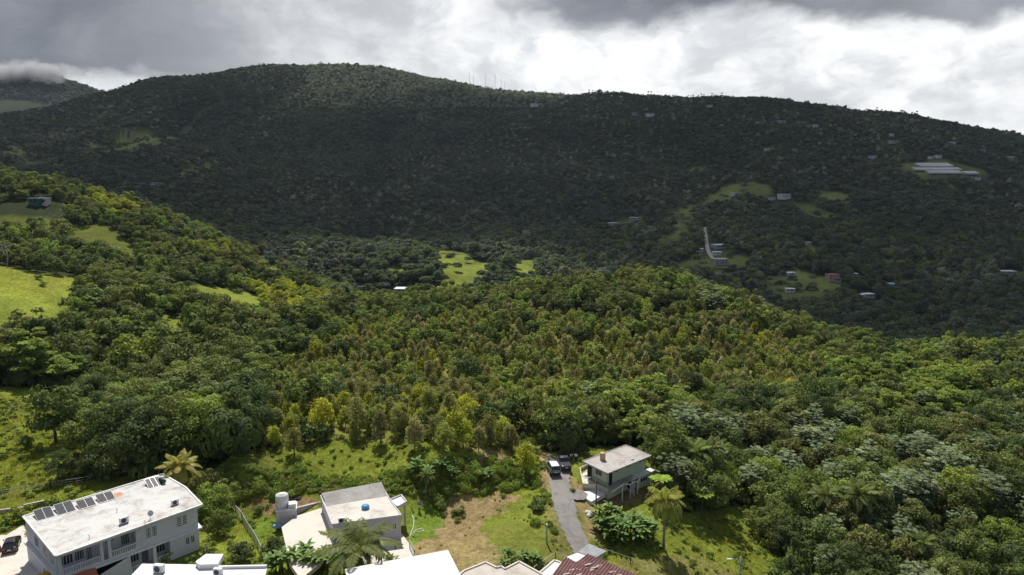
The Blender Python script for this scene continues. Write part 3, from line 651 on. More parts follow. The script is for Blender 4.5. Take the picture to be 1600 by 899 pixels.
proto('palmy', g_palm(6.6, 3.4, 26, 2.1, .8, .2, .16, .8, 4), LM['palmy'], BARKP, name='palm_tree')
for v in range(2): proto('fern', g_fern(3.4+v), LM['fern'], name='tree_fern')
for v in range(4): proto('banana', g_banana(4), LM['banana'], LM['banana'], name='banana_plant', crown='leaf_crown', stem='stem')
for v in range(2): proto('bush', g_bush(), LM['mid'], name='shrub', crown='foliage', stem='stem')
for v in range(2): proto('bushy', g_bush(), LM['bright'], name='shrub', crown='foliage', stem='stem')
proto('round', g_bush(1.5, 2.2, 34, 60, .3, .2), LM['dark'], name='round_tree')

# ---- stuff: woods and ground cover too many to count, instanced on real ground points
LIB = {}
def lib(group, gens):
    c = bpy.data.collections.new(group); 
    for i, (gen, mat, bark) in enumerate(gens):
        f, mb = gen; V = np.concatenate(f.V); F = np.concatenate(f.F); T = np.concatenate(f.T); mi = np.zeros(len(F), int)
        Fl = [F]; mats = [mat]
        if mb is not None:
            q = [p for p in mb.f if len(p) == 4]; Fl.append(np.array(q)+len(V)); V = np.concatenate([V, np.array([tuple(p) for p in mb.v])]); T = np.concatenate([T, np.zeros(len(mb.v))]); mi = np.concatenate([mi, np.ones(len(q), int)]); mats.append(bark)
        o = bpy.data.objects.new('%s_%s' % (group, chr(97+i)), np_mesh('%s_%s' % (group, chr(97+i)), V, Fl, mats, mi, T)); c.objects.link(o)
    LIB[group] = c; return c
def stuff(name, group, P, scale, idx, zs=None, label=None, cat=None):
    n = len(P); me = bpy.data.meshes.new(name); me.vertices.add(n); me.vertices.foreach_set('co', np.asarray(P, np.float32).ravel())
    for an, ty, v in (('rot', 'FLOAT', RNG.uniform(0, 6.28, n)), ('scl', 'FLOAT', scale), ('zsc', 'FLOAT', zs if zs is not None else RNG.uniform(.8, 1.25, n)), ('pick', 'INT', idx)):
        a = me.attributes.new(an, ty, 'POINT'); a.data.foreach_set('value', np.asarray(v, np.int32 if ty == 'INT' else np.float32))
    me.update(); o = link(name, me); tag(o, label, cat, kind='stuff')
    ng = bpy.data.node_groups.new('scatter_'+name, 'GeometryNodeTree')
    ng.interface.new_socket('Geometry', in_out='INPUT', socket_type='NodeSocketGeometry'); ng.interface.new_socket('Geometry', in_out='OUTPUT', socket_type='NodeSocketGeometry')
    A = ng.nodes; gi = A.new('NodeGroupInput'); go = A.new('NodeGroupOutput'); ip = A.new('GeometryNodeInstanceOnPoints'); ci = A.new('GeometryNodeCollectionInfo')
    ci.inputs['Collection'].default_value = LIB[group]; ci.inputs['Separate Children'].default_value = True; ci.inputs['Reset Children'].default_value = True
    def att(nm, ty):
        a = A.new('GeometryNodeInputNamedAttribute'); a.data_type = ty; a.inputs['Name'].default_value = nm; return [s for s in a.outputs if s.enabled and s.name == 'Attribute'][0]
    cr = A.new('ShaderNodeCombineXYZ'); cs = A.new('ShaderNodeCombineXYZ'); mm = A.new('ShaderNodeMath'); mm.operation = 'MULTIPLY'; l = ng.links.new
    rot = att('rot', 'FLOAT'); scl = att('scl', 'FLOAT'); zz = att('zsc', 'FLOAT'); pk = att('pick', 'INT')
    l(rot, cr.inputs[2]); l(scl, cs.inputs[0]); l(scl, cs.inputs[1]); l(scl, mm.inputs[0]); l(zz, mm.inputs[1]); l(mm.outputs[0], cs.inputs[2])
    ip.inputs['Pick Instance'].default_value = True
    l(gi.outputs[0], ip.inputs['Points']); l(ci.outputs[0], ip.inputs['Instance']); l(pk, ip.inputs['Instance Index']); l(cr.outputs[0], ip.inputs['Rotation']); l(cs.outputs[0], ip.inputs['Scale']); l(ip.outputs[0], go.inputs[0])
    md = o.modifiers.new('scatter', 'NODES'); md.node_group = ng; return o
def jgrid(x0, x1, y0, y1, s):
    xs = np.arange(x0, x1, s); ys = np.arange(y0, y1, s*.87); X, Y = np.meshgrid(xs, ys); X = X+(np.arange(len(ys))[:, None] % 2)*s/2
    X = X+RNG.uniform(-.42, .42, X.shape)*s; Y = Y+RNG.uniform(-.42, .42, Y.shape)*s; return X.ravel(), Y.ravel()
def visible(x, y, z, top, margin=14.0):
    """drop points buried far behind a nearer ridge"""
    keep = np.ones(len(x), bool); zt = z+top
    for f in np.linspace(.12, .96, 24):
        keep &= ~(G(x*f, y*f)+0 > CAMH+(zt-CAMH)*f+margin*(f < .97))
    return keep
# ---------------------------------------------------------------- forests
def pell(x, y, lst):
    px, py = proj(x, y, G(x, y)); m = np.zeros(len(x))
    for cx, cy, rx, ry in lst: m = np.maximum(m, 1-np.hypot((px-cx)/rx, (py-cy)/ry))
    return m > 0
def ground_excl(x, y):
    a = np.clip((320-y)/60, 0, 1)*7.0
    return zone_any(CLEAR, x+(fbm(x/7, y/7, 3, 97)-.5)*a, y+(fbm(x/7, y/7, 3, 98)-.5)*a)
# the near woods
nx_, ny_ = jgrid(-220, 260, 76, 236, 5.6)
def near_woods():
    x, y = nx_, ny_; k = (np.abs(x/y) < .86) & ~ground_excl(x, y) & ~inside(Z['plant'], x, y); x = x[k]; y = y[k]
    px, py = proj(x, y, G(x, y)); k = (py < 1010) & (py > 380); x, y, px, py = x[k], y[k], px[k], py[k]
    sil = pell(x, y, [(1185,745,75,45),(1290,760,60,40),(1420,835,75,60),(1500,790,75,60),(1340,700,60,25),(1265,715,50,25),(1080,690,40,30),(950,640,50,25),(1440,740,50,30)])
    bri = pell(x, y, [(1430,640,85,45),(1010,660,60,40),(1380,640,60,40),(60,600,50,40)])
    yel = pell(x, y, [(450,490,70,30),(720,480,50,14)])
    u = RNG.uniform(size=len(x)); key = np.where(u < .26, 'b_dark', np.where(u < .54, 'b_mid', np.where(u < .72, 'b_olive', np.where(u < .80, 'b_bright', np.where(u < .9, 'vine', 'vineb'))))).astype(object)
    key = np.where(sil & (u < .45), 'silver', key); key = np.where(bri & (u < .65), 'tier', key); key = np.where((px < 420) & (u > .66) & (u < .74) & ~bri, 'tier', key); key = np.where((px < 420) & (u < .12), 'vine', key); key = np.where(~sil & (px > 1050) & (u > .93), 'silver', key)
    s = RNG.uniform(.62, 1.12, len(x)); s = np.where(px < 420, s*1.22, s); s = np.where(py > 830, s*.78, s)
    return x, y, px, py, key, s
REG = [(0, 420, 300, 560, 'on the left slope below the bright hill meadow'), (0, 420, 560, 1010, 'between the lower left meadow and the yellow palm'), (420, 900, 300, 560, 'behind the brown plantation trees'),
       (420, 900, 560, 1010, 'at the edge of the brown plantation'), (900, 1150, 300, 600, 'on the ridge right of the plantation'), (900, 1150, 600, 720, 'behind the pale green hillside house'),
       (900, 1150, 720, 1010, 'right of the pale green hillside house'), (1150, 1700, 300, 620, 'on the ridge at the right edge of the valley'), (1150, 1400, 620, 1010, 'in the wood right of the yellow green coconut palm'), (1400, 1700, 620, 1010, 'in the dense wood in the lower right corner')]
TONE = {'b_dark': ('dark green', 'broadleaf tree'), 'b_mid': ('mid green', 'broadleaf tree'), 'b_olive': ('dull olive', 'broadleaf tree'), 'b_bright': ('bright green', 'broadleaf tree'), 'tier': ('bright green', 'flat topped tree'),
        'silver': ('pale silvery', 'umbrella tree'), 'vine': ('dark green', 'vine draped tree'), 'vineb': ('fresh green', 'vine draped tree'),
        's_brown': ('brownish', 'slender plantation tree'), 's_olive': ('olive', 'slender plantation tree'), 's_mid': ('green', 'slender plantation tree'), 's_yellow': ('yellow green', 'slender plantation tree')}
def size_word(s): return 'small' if s < .78 else ('tall' if s > 1.12 else 'medium')
x, y, px, py, key, s = near_woods()
order = np.argsort(y); kept = 0; rest = []
kinds = {}
for i in order:
    kd = 'vine' if key[i].startswith('vine') else ('broad' if key[i].startswith('b_') or key[i] == 'tier' else 'silver')
    c = kinds.get(kd, 0)
    if c >= {'broad': 290, 'vine': 90, 'silver': 90}[kd] or not (-60 < px[i] < 1660): rest.append(i); continue
    kinds[kd] = c+1; reg = next((r for a, b, c0, d, r in REG if a <= px[i] < b and c0 <= py[i] < d), 'in the wood at the edge of the photo')
    t, w = TONE[key[i]]; lab = '%s %s %s %s' % (size_word(s[i]), t, w, reg)
    place(key[i], x[i], y[i], s[i], lab, 'tree', lab)
print('near woods', kinds, 'rest', len(rest))
REST = [(x[i], y[i], key[i], s[i]) for i in rest if -220 < px[i] < 1820]

# the plantation of slender trees behind the field
gx, gy = jgrid(-120, 180, 110, 330, 4.4)
k = inside(Z['plant'], gx, gy) & (np.abs(gx/gy) < .8); gx, gy = gx[k], gy[k]
px, py = proj(gx, gy, G(gx, gy)); keep = RNG.uniform(size=len(gx)) < np.clip(.36+(700-py)/130, .36, .90); gx, gy, px, py = gx[keep], gy[keep], px[keep], py[keep]
o_ = np.argsort(gy); cnt = 0; REST2 = []
ROWS = [(400, 560, 'at the left end of the plantation'), (560, 680, 'in the plantation behind the mown field'), (680, 800, 'in the plantation behind the dry tan patch'), (800, 1000, 'in the plantation above the parked cars'), (1000, 1400, 'at the right end of the plantation')]
for i in o_:
    u = RNG.uniform(); w = .32 if py[i] < 640 else .24
    key = 's_brown' if u < w else ('s_olive' if u < w+.24 else ('s_mid' if u < w+.44 else 's_yellow')); sc = RNG.uniform(.6, 1.15)
    if u > .84: key = RNG.choice(['b_dark', 'b_mid', 'b_bright']); sc *= .8
    if cnt < 280 and key[0] == 's':
        t, wd = TONE[key]; r = next(r for a, b, r in ROWS if a <= min(max(px[i], 400), 1399) < b); dep = 'front rows' if py[i] > 660 else 'middle rows'
        lab = '%s %s %s %s, %s' % (size_word(sc*.95), t, wd, r, dep); place(key, gx[i], gy[i], sc, lab, 'tree', lab, sz=RNG.uniform(.85, 1.15)); cnt += 1
    else: REST2.append((gx[i], gy[i], key, sc))
print('plantation', cnt, 'rest', len(REST2))

B = BARK
lib('wood_near', [(g_broad(None, 4, 3.6, 4.8, 34, 46, .85, .5), LM['dark'], B), (g_broad(None, 4.4, 3.4, 4.8, 34, 46, .85, .5), LM['mid'], B), (g_broad(None, 4, 3.8, 4.8, 34, 46, .85, .5), LM['olive'], B),
    (g_broad(None, 4, 3.6, 5.0, 34, 46, .85, .5), LM['bright'], B), (g_tier(None, 4.6), LM['bright'], B), (g_silver(None, 3.8, n=110, L=.8, Wd=.36), LM['silver'], BARKP), (g_vine(None, 2.8, 6.0, 40, 40), LM['dark'], B), (g_vine(None, 2.8, 6.0, 40, 40), LM['mid'], B),
    (g_slender(None, 5.8, 1.9, 22, 26, .6, .32), LM['brown'], B), (g_slender(None, 5.6, 2.0, 22, 26, .6, .32), LM['slenderolive'], B), (g_slender(None, 5.9, 2.2, 22, 26, .6, .32), LM['slendergreen'], B), (g_slender(None, 6.2, 1.6, 20, 26, .6, .32), LM['yellow'], B), (g_broad(None, 3.6, 3.2, 4.4, 34, 46, .8, .4), LM['yellow'], B)])
KX = {'b_dark': 0, 'b_mid': 1, 'b_olive': 2, 'b_bright': 3, 'tier': 4, 'silver': 5, 'vine': 6, 'vineb': 7, 's_brown': 8, 's_olive': 9, 's_mid': 10, 's_yellow': 11, 'b_yellow': 12}
def emit(name, rows, label, cat):
    a = np.array([(r[0], r[1]) for r in rows]); z = G(a[:, 0], a[:, 1])
    stuff(name, 'wood_near', np.column_stack([a, z-.2]), [r[3] for r in rows], [KX[r[2]] for r in rows], label=label, cat=cat)
if REST2: emit('plantation_wood', REST2, 'brown and olive plantation trees filling the middle of the slope', 'wood')

# the near ridge beyond the individual trees, and the hill on the left
x, y = jgrid(-420, 480, 236, 560, 7.2); k = (np.abs(x/y) < .95) & ~ground_excl(x, y) & ~inside(Z['plant'], x, y); x, y = x[k], y[k]; z = G(x, y)
k = visible(x, y, z, 9); x, y, z = x[k], y[k], z[k]; px, py = proj(x, y, z)
u = RNG.uniform(size=len(x)); idx = np.where(u < .24, 0, np.where(u < .50, 1, np.where(u < .72, 2, np.where(u < .82, 3, np.where(u < .88, 4, np.where(u < .93, 5, np.where(u < .97, 6, 7)))))))
sp = pell(x, y, [(1240,490,90,25),(320,370,60,25),(1130,460,60,20),(1060,440,60,15),(500,470,50,14)]); idx = np.where(sp & (u < .55), 5, idx)
yl = pell(x, y, [(430,478,85,26),(180,320,50,22),(330,395,30,15)]); idx = np.where(yl & (u < .7), 12, idx)
hill = (px < 640) & (y > 262)
sc = RNG.uniform(.6, 1.15, len(x)); sc = np.where(idx == 12, sc*1.0, sc); sc = np.where(hill, sc*.86, sc)
for nm, m, lb in (('ridge_wood', ~hill, 'sunlit mixed wood along the near ridge crest'), ('hill_wood', hill, 'wood covering the hill on the left')):
    rows = [(a, b, [q for q, v in KX.items() if v == c][0], d) for a, b, c, d in zip(x[m], y[m], idx[m], sc[m])]
    if nm == 'ridge_wood': rows += REST
    emit(nm, rows, lb, 'wood')
    print(nm, len(rows))
# valley and mountain; the far houses keep a clearing of their own
FH = [(1125,412,15,5.2,'two storey grey white house at the lower end of the far road','greyhouse','greyhouse',True),(1124,387,17,3.4,'long pale teal house above the road bend on the far slope','farteal','whitebright',False),(1120,398,10,3.0,'white roofed house between the teal house and the two storey one','farwhite','whitebright',False),
 (1093,393,8,3.0,'small white house left of the far road','farwhite','whitebright',False),(1300,438,12,6.2,'pink and red two storey house with blue awning on the far slope','farpink','farred',True),(1234,456,9,3.0,'lone white roofed cottage on the brown clearing','farwhite','whitebright',False),
 (1388,448,10,3.0,'blue roofed cottage among trees near the watermark side','farteal','farteal',False),(1356,464,11,3.0,'grey white cottage left below the blue one','greyhouse','whitebright',False),(1345,465,6,2.8,'small white shed beside the grey white cottage','farwhite','whitebright',False),
 (1302,402,13,3.0,'low grey roofed house half hidden by trees above the pink house','greyhouse','greyhouse',False),(1072,301,14,4.0,'white house at the top left of the curved clearing','farwhite','greyhouse',False),(1148,305,12,3.5,'white house on the middle clearing of the far slope','farwhite','whitebright',False),
 (1155,311,8,3.0,'small white house just below the middle clearing one','farwhite','whitebright',False),(1225,309,17,5.5,'white two storey villa with terrace at the clearing edge','farwhite','whitebright',True),(1206,312,10,2.6,'low white annex left of the two storey villa','farwhite','whitebright',False),
 (991,344,13,3.6,'pale house on the small clearing left of the far road','greyhouse','whitebright',False),(957,352,14,3.0,'pale low house farther left below the small clearing','greyhouse','whitebright',False),(980,272,12,3.0,'white cottage in dense forest above the small clearing','farwhite','whitebright',False),
 (1020,283,12,3.0,'white cottage right of the dense forest one','farwhite','whitebright',False),(1015,181,20,5,'wide pale house close below the crest','farwhite','greyhouse',False),(992,179,12,4,'pale house left of the wide one below the crest','greyhouse','whitebright',False),(1108,168,16,5,'pale building on the crest beside the knoll','cream','greyhouse',False),
 (1220,192,18,4,'pale house below the right part of the crest','greyhouse','whitebright',False),(1272,198,14,4,'white house near the small bright clearing under the crest','farwhite','greyhouse',False),(1363,247,12,4,'white house left of the greenhouses','farwhite','whitebright',False),(1396,223,18,4,'grey house above the greenhouses, left','greyhouse','greyhouse',False),
 (1393,212,8,4,'tiny white house high above the greenhouses','farwhite','whitebright',False),(1530,203,18,5,'white house near the right end of the crest','farwhite','whitebright',False),(1487,225,12,4,'white house above the right end of the greenhouses','farwhite','whitebright',False),(1502,231,9,4,'small white house right of its neighbour above the greenhouses','farwhite','whitebright',False),
 (1527,237,24,4,'long pale house at the upper right','greyhouse','whitebright',False),(1578,248,12,4,'pale house at the far right above the red earth','farwhite','whitebright',False),(1525,280,12,3,'white shed below the right greenhouse','farwhite','whitebright',False),(1455,248,10,4,'white building behind the greenhouses, left','farwhite','whitebright',False),(1466,247,10,5,'white building behind the greenhouses, right','farwhite','whitebright',False),
 (1572,428,16,3.2,'pale low house near the right edge','greyhouse','whitebright',False),(1198,235,10,3.5,'white cottage left of the bright patch under the crest','farwhite','whitebright',False),(1240,236,12,3.5,'pale cottage right of the bright patch under the crest','greyhouse','whitebright',False),(245,290,14,4,'white cottage in the valley behind the left hill','farwhite','whitebright',False),(225,290,9,3,'smaller cottage left of the one behind the left hill','greyhouse','whitebright',False),
 (695,455,13,3.0,'white roofed cottage at the valley meadow foot','farwhite','whitebright',False),(632,456,16,2.8,'long pale cottage left of the valley meadow foot','greyhouse','whitebright',False),(838,166,30,6,'long white building at the left end of the crest road','farwhite','greyhouse',False),(800,178,12,4,'tiny pale house below the crest road building','greyhouse','whitebright',False),(1065,367,9,3,'pale shed beside the curved clearing','greyhouse','greyhouse',False),(1333,432,8,3,'pale shed right of the pink house','greyhouse','whitebright',False),(1234,430,9,2.6,'white gatehouse above the brown clearing','farwhite','whitebright',False),(1262,382,7,2.6,'tiny white shed by the square field','farwhite','whitebright',False),(1586,298,5,3,'tiny white hut on the red earth at the right','farwhite','whitebright',False)]
FHP = {(e[0], e[1]): hit(e[0], e[1]) for e in FH}
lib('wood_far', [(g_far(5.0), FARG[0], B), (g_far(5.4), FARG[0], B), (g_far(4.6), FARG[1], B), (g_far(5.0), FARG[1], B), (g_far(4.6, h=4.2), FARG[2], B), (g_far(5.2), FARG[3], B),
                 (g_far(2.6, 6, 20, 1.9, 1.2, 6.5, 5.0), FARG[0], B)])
lib('wood_mid', [(g_far(4.6, 22, 30, 1.3, .85), LM['dark'], B), (g_far(4.8, 22, 30, 1.3, .85), FARG[0], B), (g_far(4.6, 22, 30, 1.3, .85), FARG[1], B), (g_far(4.2, 22, 30, 1.3, .85), LM['olive'], B), (g_far(4.6, 22, 30, 1.3, .85), LM['mid'], B),
                 (g_far(4.6, 22, 30, 1.3, .85), FARG[3], B), (g_far(2.4, 14, 22, 1.2, .7, 6.2, 4.6), FARG[0], B)])
def mountain(name, y0, y1, s, grp, lab, w, dens=1.0, sc0=1.0):
    x, y = jgrid(-.95*y1-100, .95*y1+100, y0, y1, s); wx = x+(fbm(x/30, y/30, 3, 95)-.5)*np.clip((y-700)/8, 10, 44); wy = y+(fbm(x/30, y/30, 3, 96)-.5)*np.clip((y-700)/8, 10, 44); k = (np.abs(x/y) < .93) & (~ground_excl(wx, wy) | (RNG.uniform(size=len(x)) < np.where(y < 950, .04, .10))); x, y = x[k], y[k]; z = G(x, y); k = visible(x, y, z, 9, 18); x, y, z = x[k], y[k], z[k]
    k = zone_roads(x, y); x, y, z = x[k], y[k], z[k]
    patch = fbm(x/140, y/140, 4, 90); u = np.clip(RNG.uniform(size=len(x))*.65+(patch-.5)*1.5+.15, 0, .9999); idx = np.searchsorted(np.cumsum(w)/sum(w), u)
    if name == 'summit_wood':
        px, py = proj(x, y, z); idx = np.where((px > 480) & (px < 880) & (py < 172) & (RNG.uniform(size=len(x)) < .6), 5, idx)  # extra pale trees put the summit's sunlit patch into the leaf colour
    stuff(name, grp, np.column_stack([x, y, z-.6]), sc0*RNG.uniform(.7, 1.3, len(x))*np.where(RNG.uniform(size=len(x)) < .06, 1.3, 1.0), idx, label=lab, cat='wood'); print(name, len(x))
def zone_roads(x, y):
    k = dist_line(ROADFAR, x, y) > 6.5
    for e in FH:
        c = FHP[e[0], e[1]]; k &= ~((np.abs(x-c[0]) < e[2]*.62+3) & (y-c[1] < 12) & (c[1]-y < 24))
    return k & ~((np.abs(x-TER[0]) < 62) & (y-TER[1] < 48) & (TER[1]-y < 52)) & ~((np.abs(x-TER[0]-48) < 26) & (np.abs(y-TER[1]+12) < 36))
mountain('valley_wood', 560, 1000, 7.6, 'wood_mid', 'mixed wood filling the valley floor and lower mountain slope', [.2, .25, .2, .12, .08, .08, .07])
mountain('mountain_wood', 1000, 1750, 8.2, 'wood_far', 'cloud shaded forest on the middle of the mountain', [.2, .2, .18, .16, .1, .06, .1], sc0=.88)
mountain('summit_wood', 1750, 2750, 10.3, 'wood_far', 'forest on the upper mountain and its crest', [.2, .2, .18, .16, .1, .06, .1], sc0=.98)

x, y = jgrid(-5200, -2600, 4700, 5300, 26); z = G(x, y); px, py = proj(x, y, z); k = (px > -120) & (px < 300) & (py < 230); x, y, z = x[k], y[k], z[k]
stuff('distant_wood', 'wood_far', np.column_stack([x, y, z-2]), RNG.uniform(1.8, 3.4, len(x)), RNG.choice([0,1,2,4], len(x)), label='forest on the distant peak at the far left', cat='wood'); print('distant', len(x))
# ---------------------------------------------------------------- materials of built things
def stained(name, c, c2, scale=.35, amt=(.50, .72), rough=.85, streak=None, c3=None):
    m, N = mat_new(name); tc = N.n('ShaderNodeTexCoord'); v = tc.outputs['Object']
    n1 = N.noise(v, scale, 7, .68, .6); n2 = N.noise(v, scale*6, 6, .7, .3)
    col = N.mix(N.ss(N.m('ADD', N.m('MULTIPLY', n1, .75), N.m('MULTIPLY', n2, .3)), *amt), c, c2)
    if streak:
        mp = N.n('ShaderNodeMapping'); N.set(mp.inputs[0], v); mp.inputs['Scale'].default_value = streak
        col = N.mix(N.m('MULTIPLY', N.ss(N.noise(mp.outputs[0], 1.0, 5, .7), .55, .75), .6), col, c2)
    if c3: col = N.mix(N.ss(N.noise(v, scale*1.7, 5, .6, 1.0), .62, .72), col, c3)
    finish(N, col, rough, n2, bstr=.15, bdist=.02); return m
M = {
 'roofwhite': stained('white_roof_coating', (.58,.57,.55), (.30,.265,.23), .30, (.46,.72), streak=(.25,1.6,1), c3=(.55,.49,.43)),
 'whitebright': stained('bright_white_roof', (.68,.68,.67), (.50,.49,.47), .25, (.60,.85)),
 'greywall': stained('pale_grey_wall', (.58,.585,.62), (.44,.44,.47), .5, (.50,.8), streak=(2,2,.2)),
 'whitetrim': plain('white_trim', (.74,.74,.73), .6, noise=.15, scale=2),
 'lilac': stained('lilac_grey_wall', (.52,.50,.54), (.40,.38,.41), .6, (.5,.8), streak=(2,2,.25)),
 'roofmid': stained('weathered_roof', (.62,.57,.51), (.40,.36,.32), .3, (.46,.70), c3=(.50,.45,.38)),
 'roofgrey': stained('dirty_roof_strip', (.36,.34,.32), (.24,.22,.21), .4, (.4,.7)),
 'conc': stained('concrete', (.52,.47,.41), (.36,.32,.27), .3, (.45,.72)),
 'concpale': stained('pale_concrete', (.63,.58,.51), (.46,.41,.35), .28, (.48,.75)),
 'roofold': stained('old_concrete_roof', (.44,.41,.38), (.27,.245,.225), .45, (.42,.70), c3=(.52,.48,.43)),
 'greenwall': stained('pale_green_wall', (.52,.56,.42), (.42,.46,.34), .6, (.5,.8)),
 'cream': stained('cream_wall', (.60,.56,.44), (.48,.44,.35), .5, (.5,.8)),
 'redroof': stained('maroon_metal', (.115,.045,.045), (.17,.085,.075), .5, (.42,.7), rough=.55, streak=(1,6,1)),
 'rusty': stained('exposed_galvanised', (.62,.55,.50), (.42,.30,.24), 3, (.4,.7)),
 'greysheet': stained('grey_sheet_metal', (.30,.30,.32), (.20,.20,.21), .9, (.4,.65), rough=.5),
 'orange': stained('orange_metal', (.55,.17,.085), (.42,.13,.07), .8, (.4,.8), rough=.6),
 'yellowcloth': plain('yellow_cloth', (.75,.42,.06), .8, noise=.2),
 'glass': plain('dark_glass', (.012,.015,.02), .08, spec=.7),
 'pane': plain('window_pane', (.035,.04,.05), .12, spec=.6),
 'solar': plain('solar_cells', (.016,.019,.028), .45, spec=.12),
 'alu': plain('aluminium', (.30,.31,.33), .4, .7),
 'dark': plain('dark_void', (.02,.02,.022), .7),
 'darkmetal': plain('dark_metal', (.05,.05,.055), .5, .3),
 'tyre': plain('tyre_rubber', (.018,.018,.018), .8),
 'rim': plain('wheel_rim', (.35,.35,.37), .35, .8),
 'carblack': plain('black_car_paint', (.012,.012,.014), .18, spec=.7),
 'cargrey': plain('grey_car_paint', (.10,.105,.115), .25, .4, spec=.6),
 'carwhite': plain('white_car_paint', (.78,.78,.78), .25, spec=.5),
 'carsilver': plain('silver_car_paint', (.26,.27,.29), .3, .5),
 'redlight': plain('red_lamp_glass', (.30,.02,.02), .2, spec=.6),
 'lampglass': plain('clear_lamp_glass', (.6,.6,.6), .15, spec=.6),
 'plate': plain('licence_plate', (.7,.7,.65), .5),
 'tank': plain('white_tank_plastic', (.74,.73,.69), .45, noise=.12, scale=1.5),
 'tankbeige': plain('beige_tank', (.55,.38,.24), .6, noise=.2, scale=2),
 'blue': plain('blue_plastic', (.10,.32,.55), .5, noise=.2), 'bluetarp': plain('blue_tarp', (.25,.42,.58), .6, noise=.25),
 'wood': plain('weathered_wood', (.22,.18,.14), .85, noise=.35, scale=5), 'galv': plain('galvanised_wire', (.38,.39,.38), .5, .5),
 'asphalt': stained('asphalt', (.255,.235,.215), (.165,.155,.145), .5, (.42,.7), streak=(1.2,.15,1)),
 'door_blue': plain('blue_grey_door', (.12,.14,.20), .5), 'shirt_w': plain('white_shirt', (.75,.75,.75), .9), 'shirt_g': plain('light_grey_shirt', (.42,.44,.46), .9),
 'trousers': plain('dark_trousers', (.02,.022,.03), .9), 'skin': plain('skin', (.28,.15,.095), .6), 'hair': plain('hair', (.015,.011,.009), .7), 'greenpaint': plain('green_paint', (.05,.16,.09), .6, noise=.2),
 'greyhouse': plain('far_grey_wall', (.42,.42,.43), .8, noise=.2, scale=.3), 'farwhite': plain('far_white_wall', (.70,.70,.69), .8, noise=.15, scale=.3), 'farpink': plain('far_pink_wall', (.50,.33,.28), .8), 'farred': plain('far_red_wall', (.36,.11,.08), .8),
 'farblue': plain('far_blue_roof', (.12,.24,.42), .6), 'farteal': plain('far_teal_roof', (.28,.42,.46), .6), 'green_net': stained('greenhouse_cloth', (.60,.60,.58), (.44,.44,.43), .05, (.4,.7)),
}
def local(p0, p1):
    """placement with x running from p0 to p1"""
    return math.atan2(p1[1]-p0[1], p1[0]-p0[0])
def to_local(p, o, a):
    dx, dy = p[0]-o[0], p[1]-o[1]; return (dx*math.cos(a)+dy*math.sin(a), -dx*math.sin(a)+dy*math.cos(a))
def shrink(poly, d):
    c = np.mean(np.array(poly)[:, :2], 0); return [tuple(np.array(p[:2])+(c-np.array(p[:2]))/np.linalg.norm(c-np.array(p[:2]))*d) for p in poly]
def baluster_row(x0, x1, y, z, h=.85, step=.26, axis='x'):
    mb = MB(); n = max(2, int(abs(x1-x0)/step))
    def bx(a0, a1, b0, b1, c0, c1): (mb.box(a0, a1, b0, b1, c0, c1) if axis == 'x' else mb.box(b0, b1, a0, a1, c0, c1))
    bx(x0, x1, y-.07, y+.07, z+h-.10, z+h); bx(x0, x1, y-.06, y+.06, z, z+.08)
    for i in range(n+1):
        c = x0+.06+(x1-x0-.12)*i/n; bx(c-.05, c+.05, y-.05, y+.05, z+.08, z+h-.10)
    return mb
def window(root, x0, x1, y, z0, z1, bars=3, axis='x', side=-1, breeze=False, frame='whitetrim'):
    """framed window standing just proud of its wall; side = which way it faces"""
    t = .06; ya, yb = (y-t, y+.02) if side < 0 else (y-.02, y+t)
    f = MB(); g = MB()
    def bx(mb, a0, a1, b0, b1, c0, c1): (mb.box(a0, a1, b0, b1, c0, c1) if axis == 'x' else mb.box(b0, b1, a0, a1, c0, c1))
    w = .045 if breeze else .07
    bx(f, x0, x1, ya, yb, z0, z0+w); bx(f, x0, x1, ya, yb, z1-w, z1); bx(f, x0, x0+w, ya, yb, z0+w, z1-w); bx(f, x1-w, x1, ya, yb, z0+w, z1-w)
    if breeze:
        for i in range(1, 3): c = x0+(x1-x0)*i/3; bx(f, c-.02, c+.02, ya, yb, z0+w, z1-w)
        for i in range(1, 5): c = z0+(z1-z0)*i/5; bx(f, x0+w, x1-w, ya+.01, yb-.01, c-.028, c+.028)
    else:
        for i in range(1, bars): c = x0+(x1-x0)*i/bars; bx(f, c-.03, c+.03, ya, yb, z0+w, z1-w)
    o = f.build('window', M[frame], root)
    ym = y-.022 if side < 0 else y+.022
    bx(g, x0+w*.5, x1-w*.5, min(y, ym), max(y, ym), z0+w*.5, z1-w*.5); g.build('pane', M['pane'], o); return o
def slab_poly(pts, z0, z1, name, mat, parent=None): return MB().prism(pts, z0, z1).build(name, mat, parent)

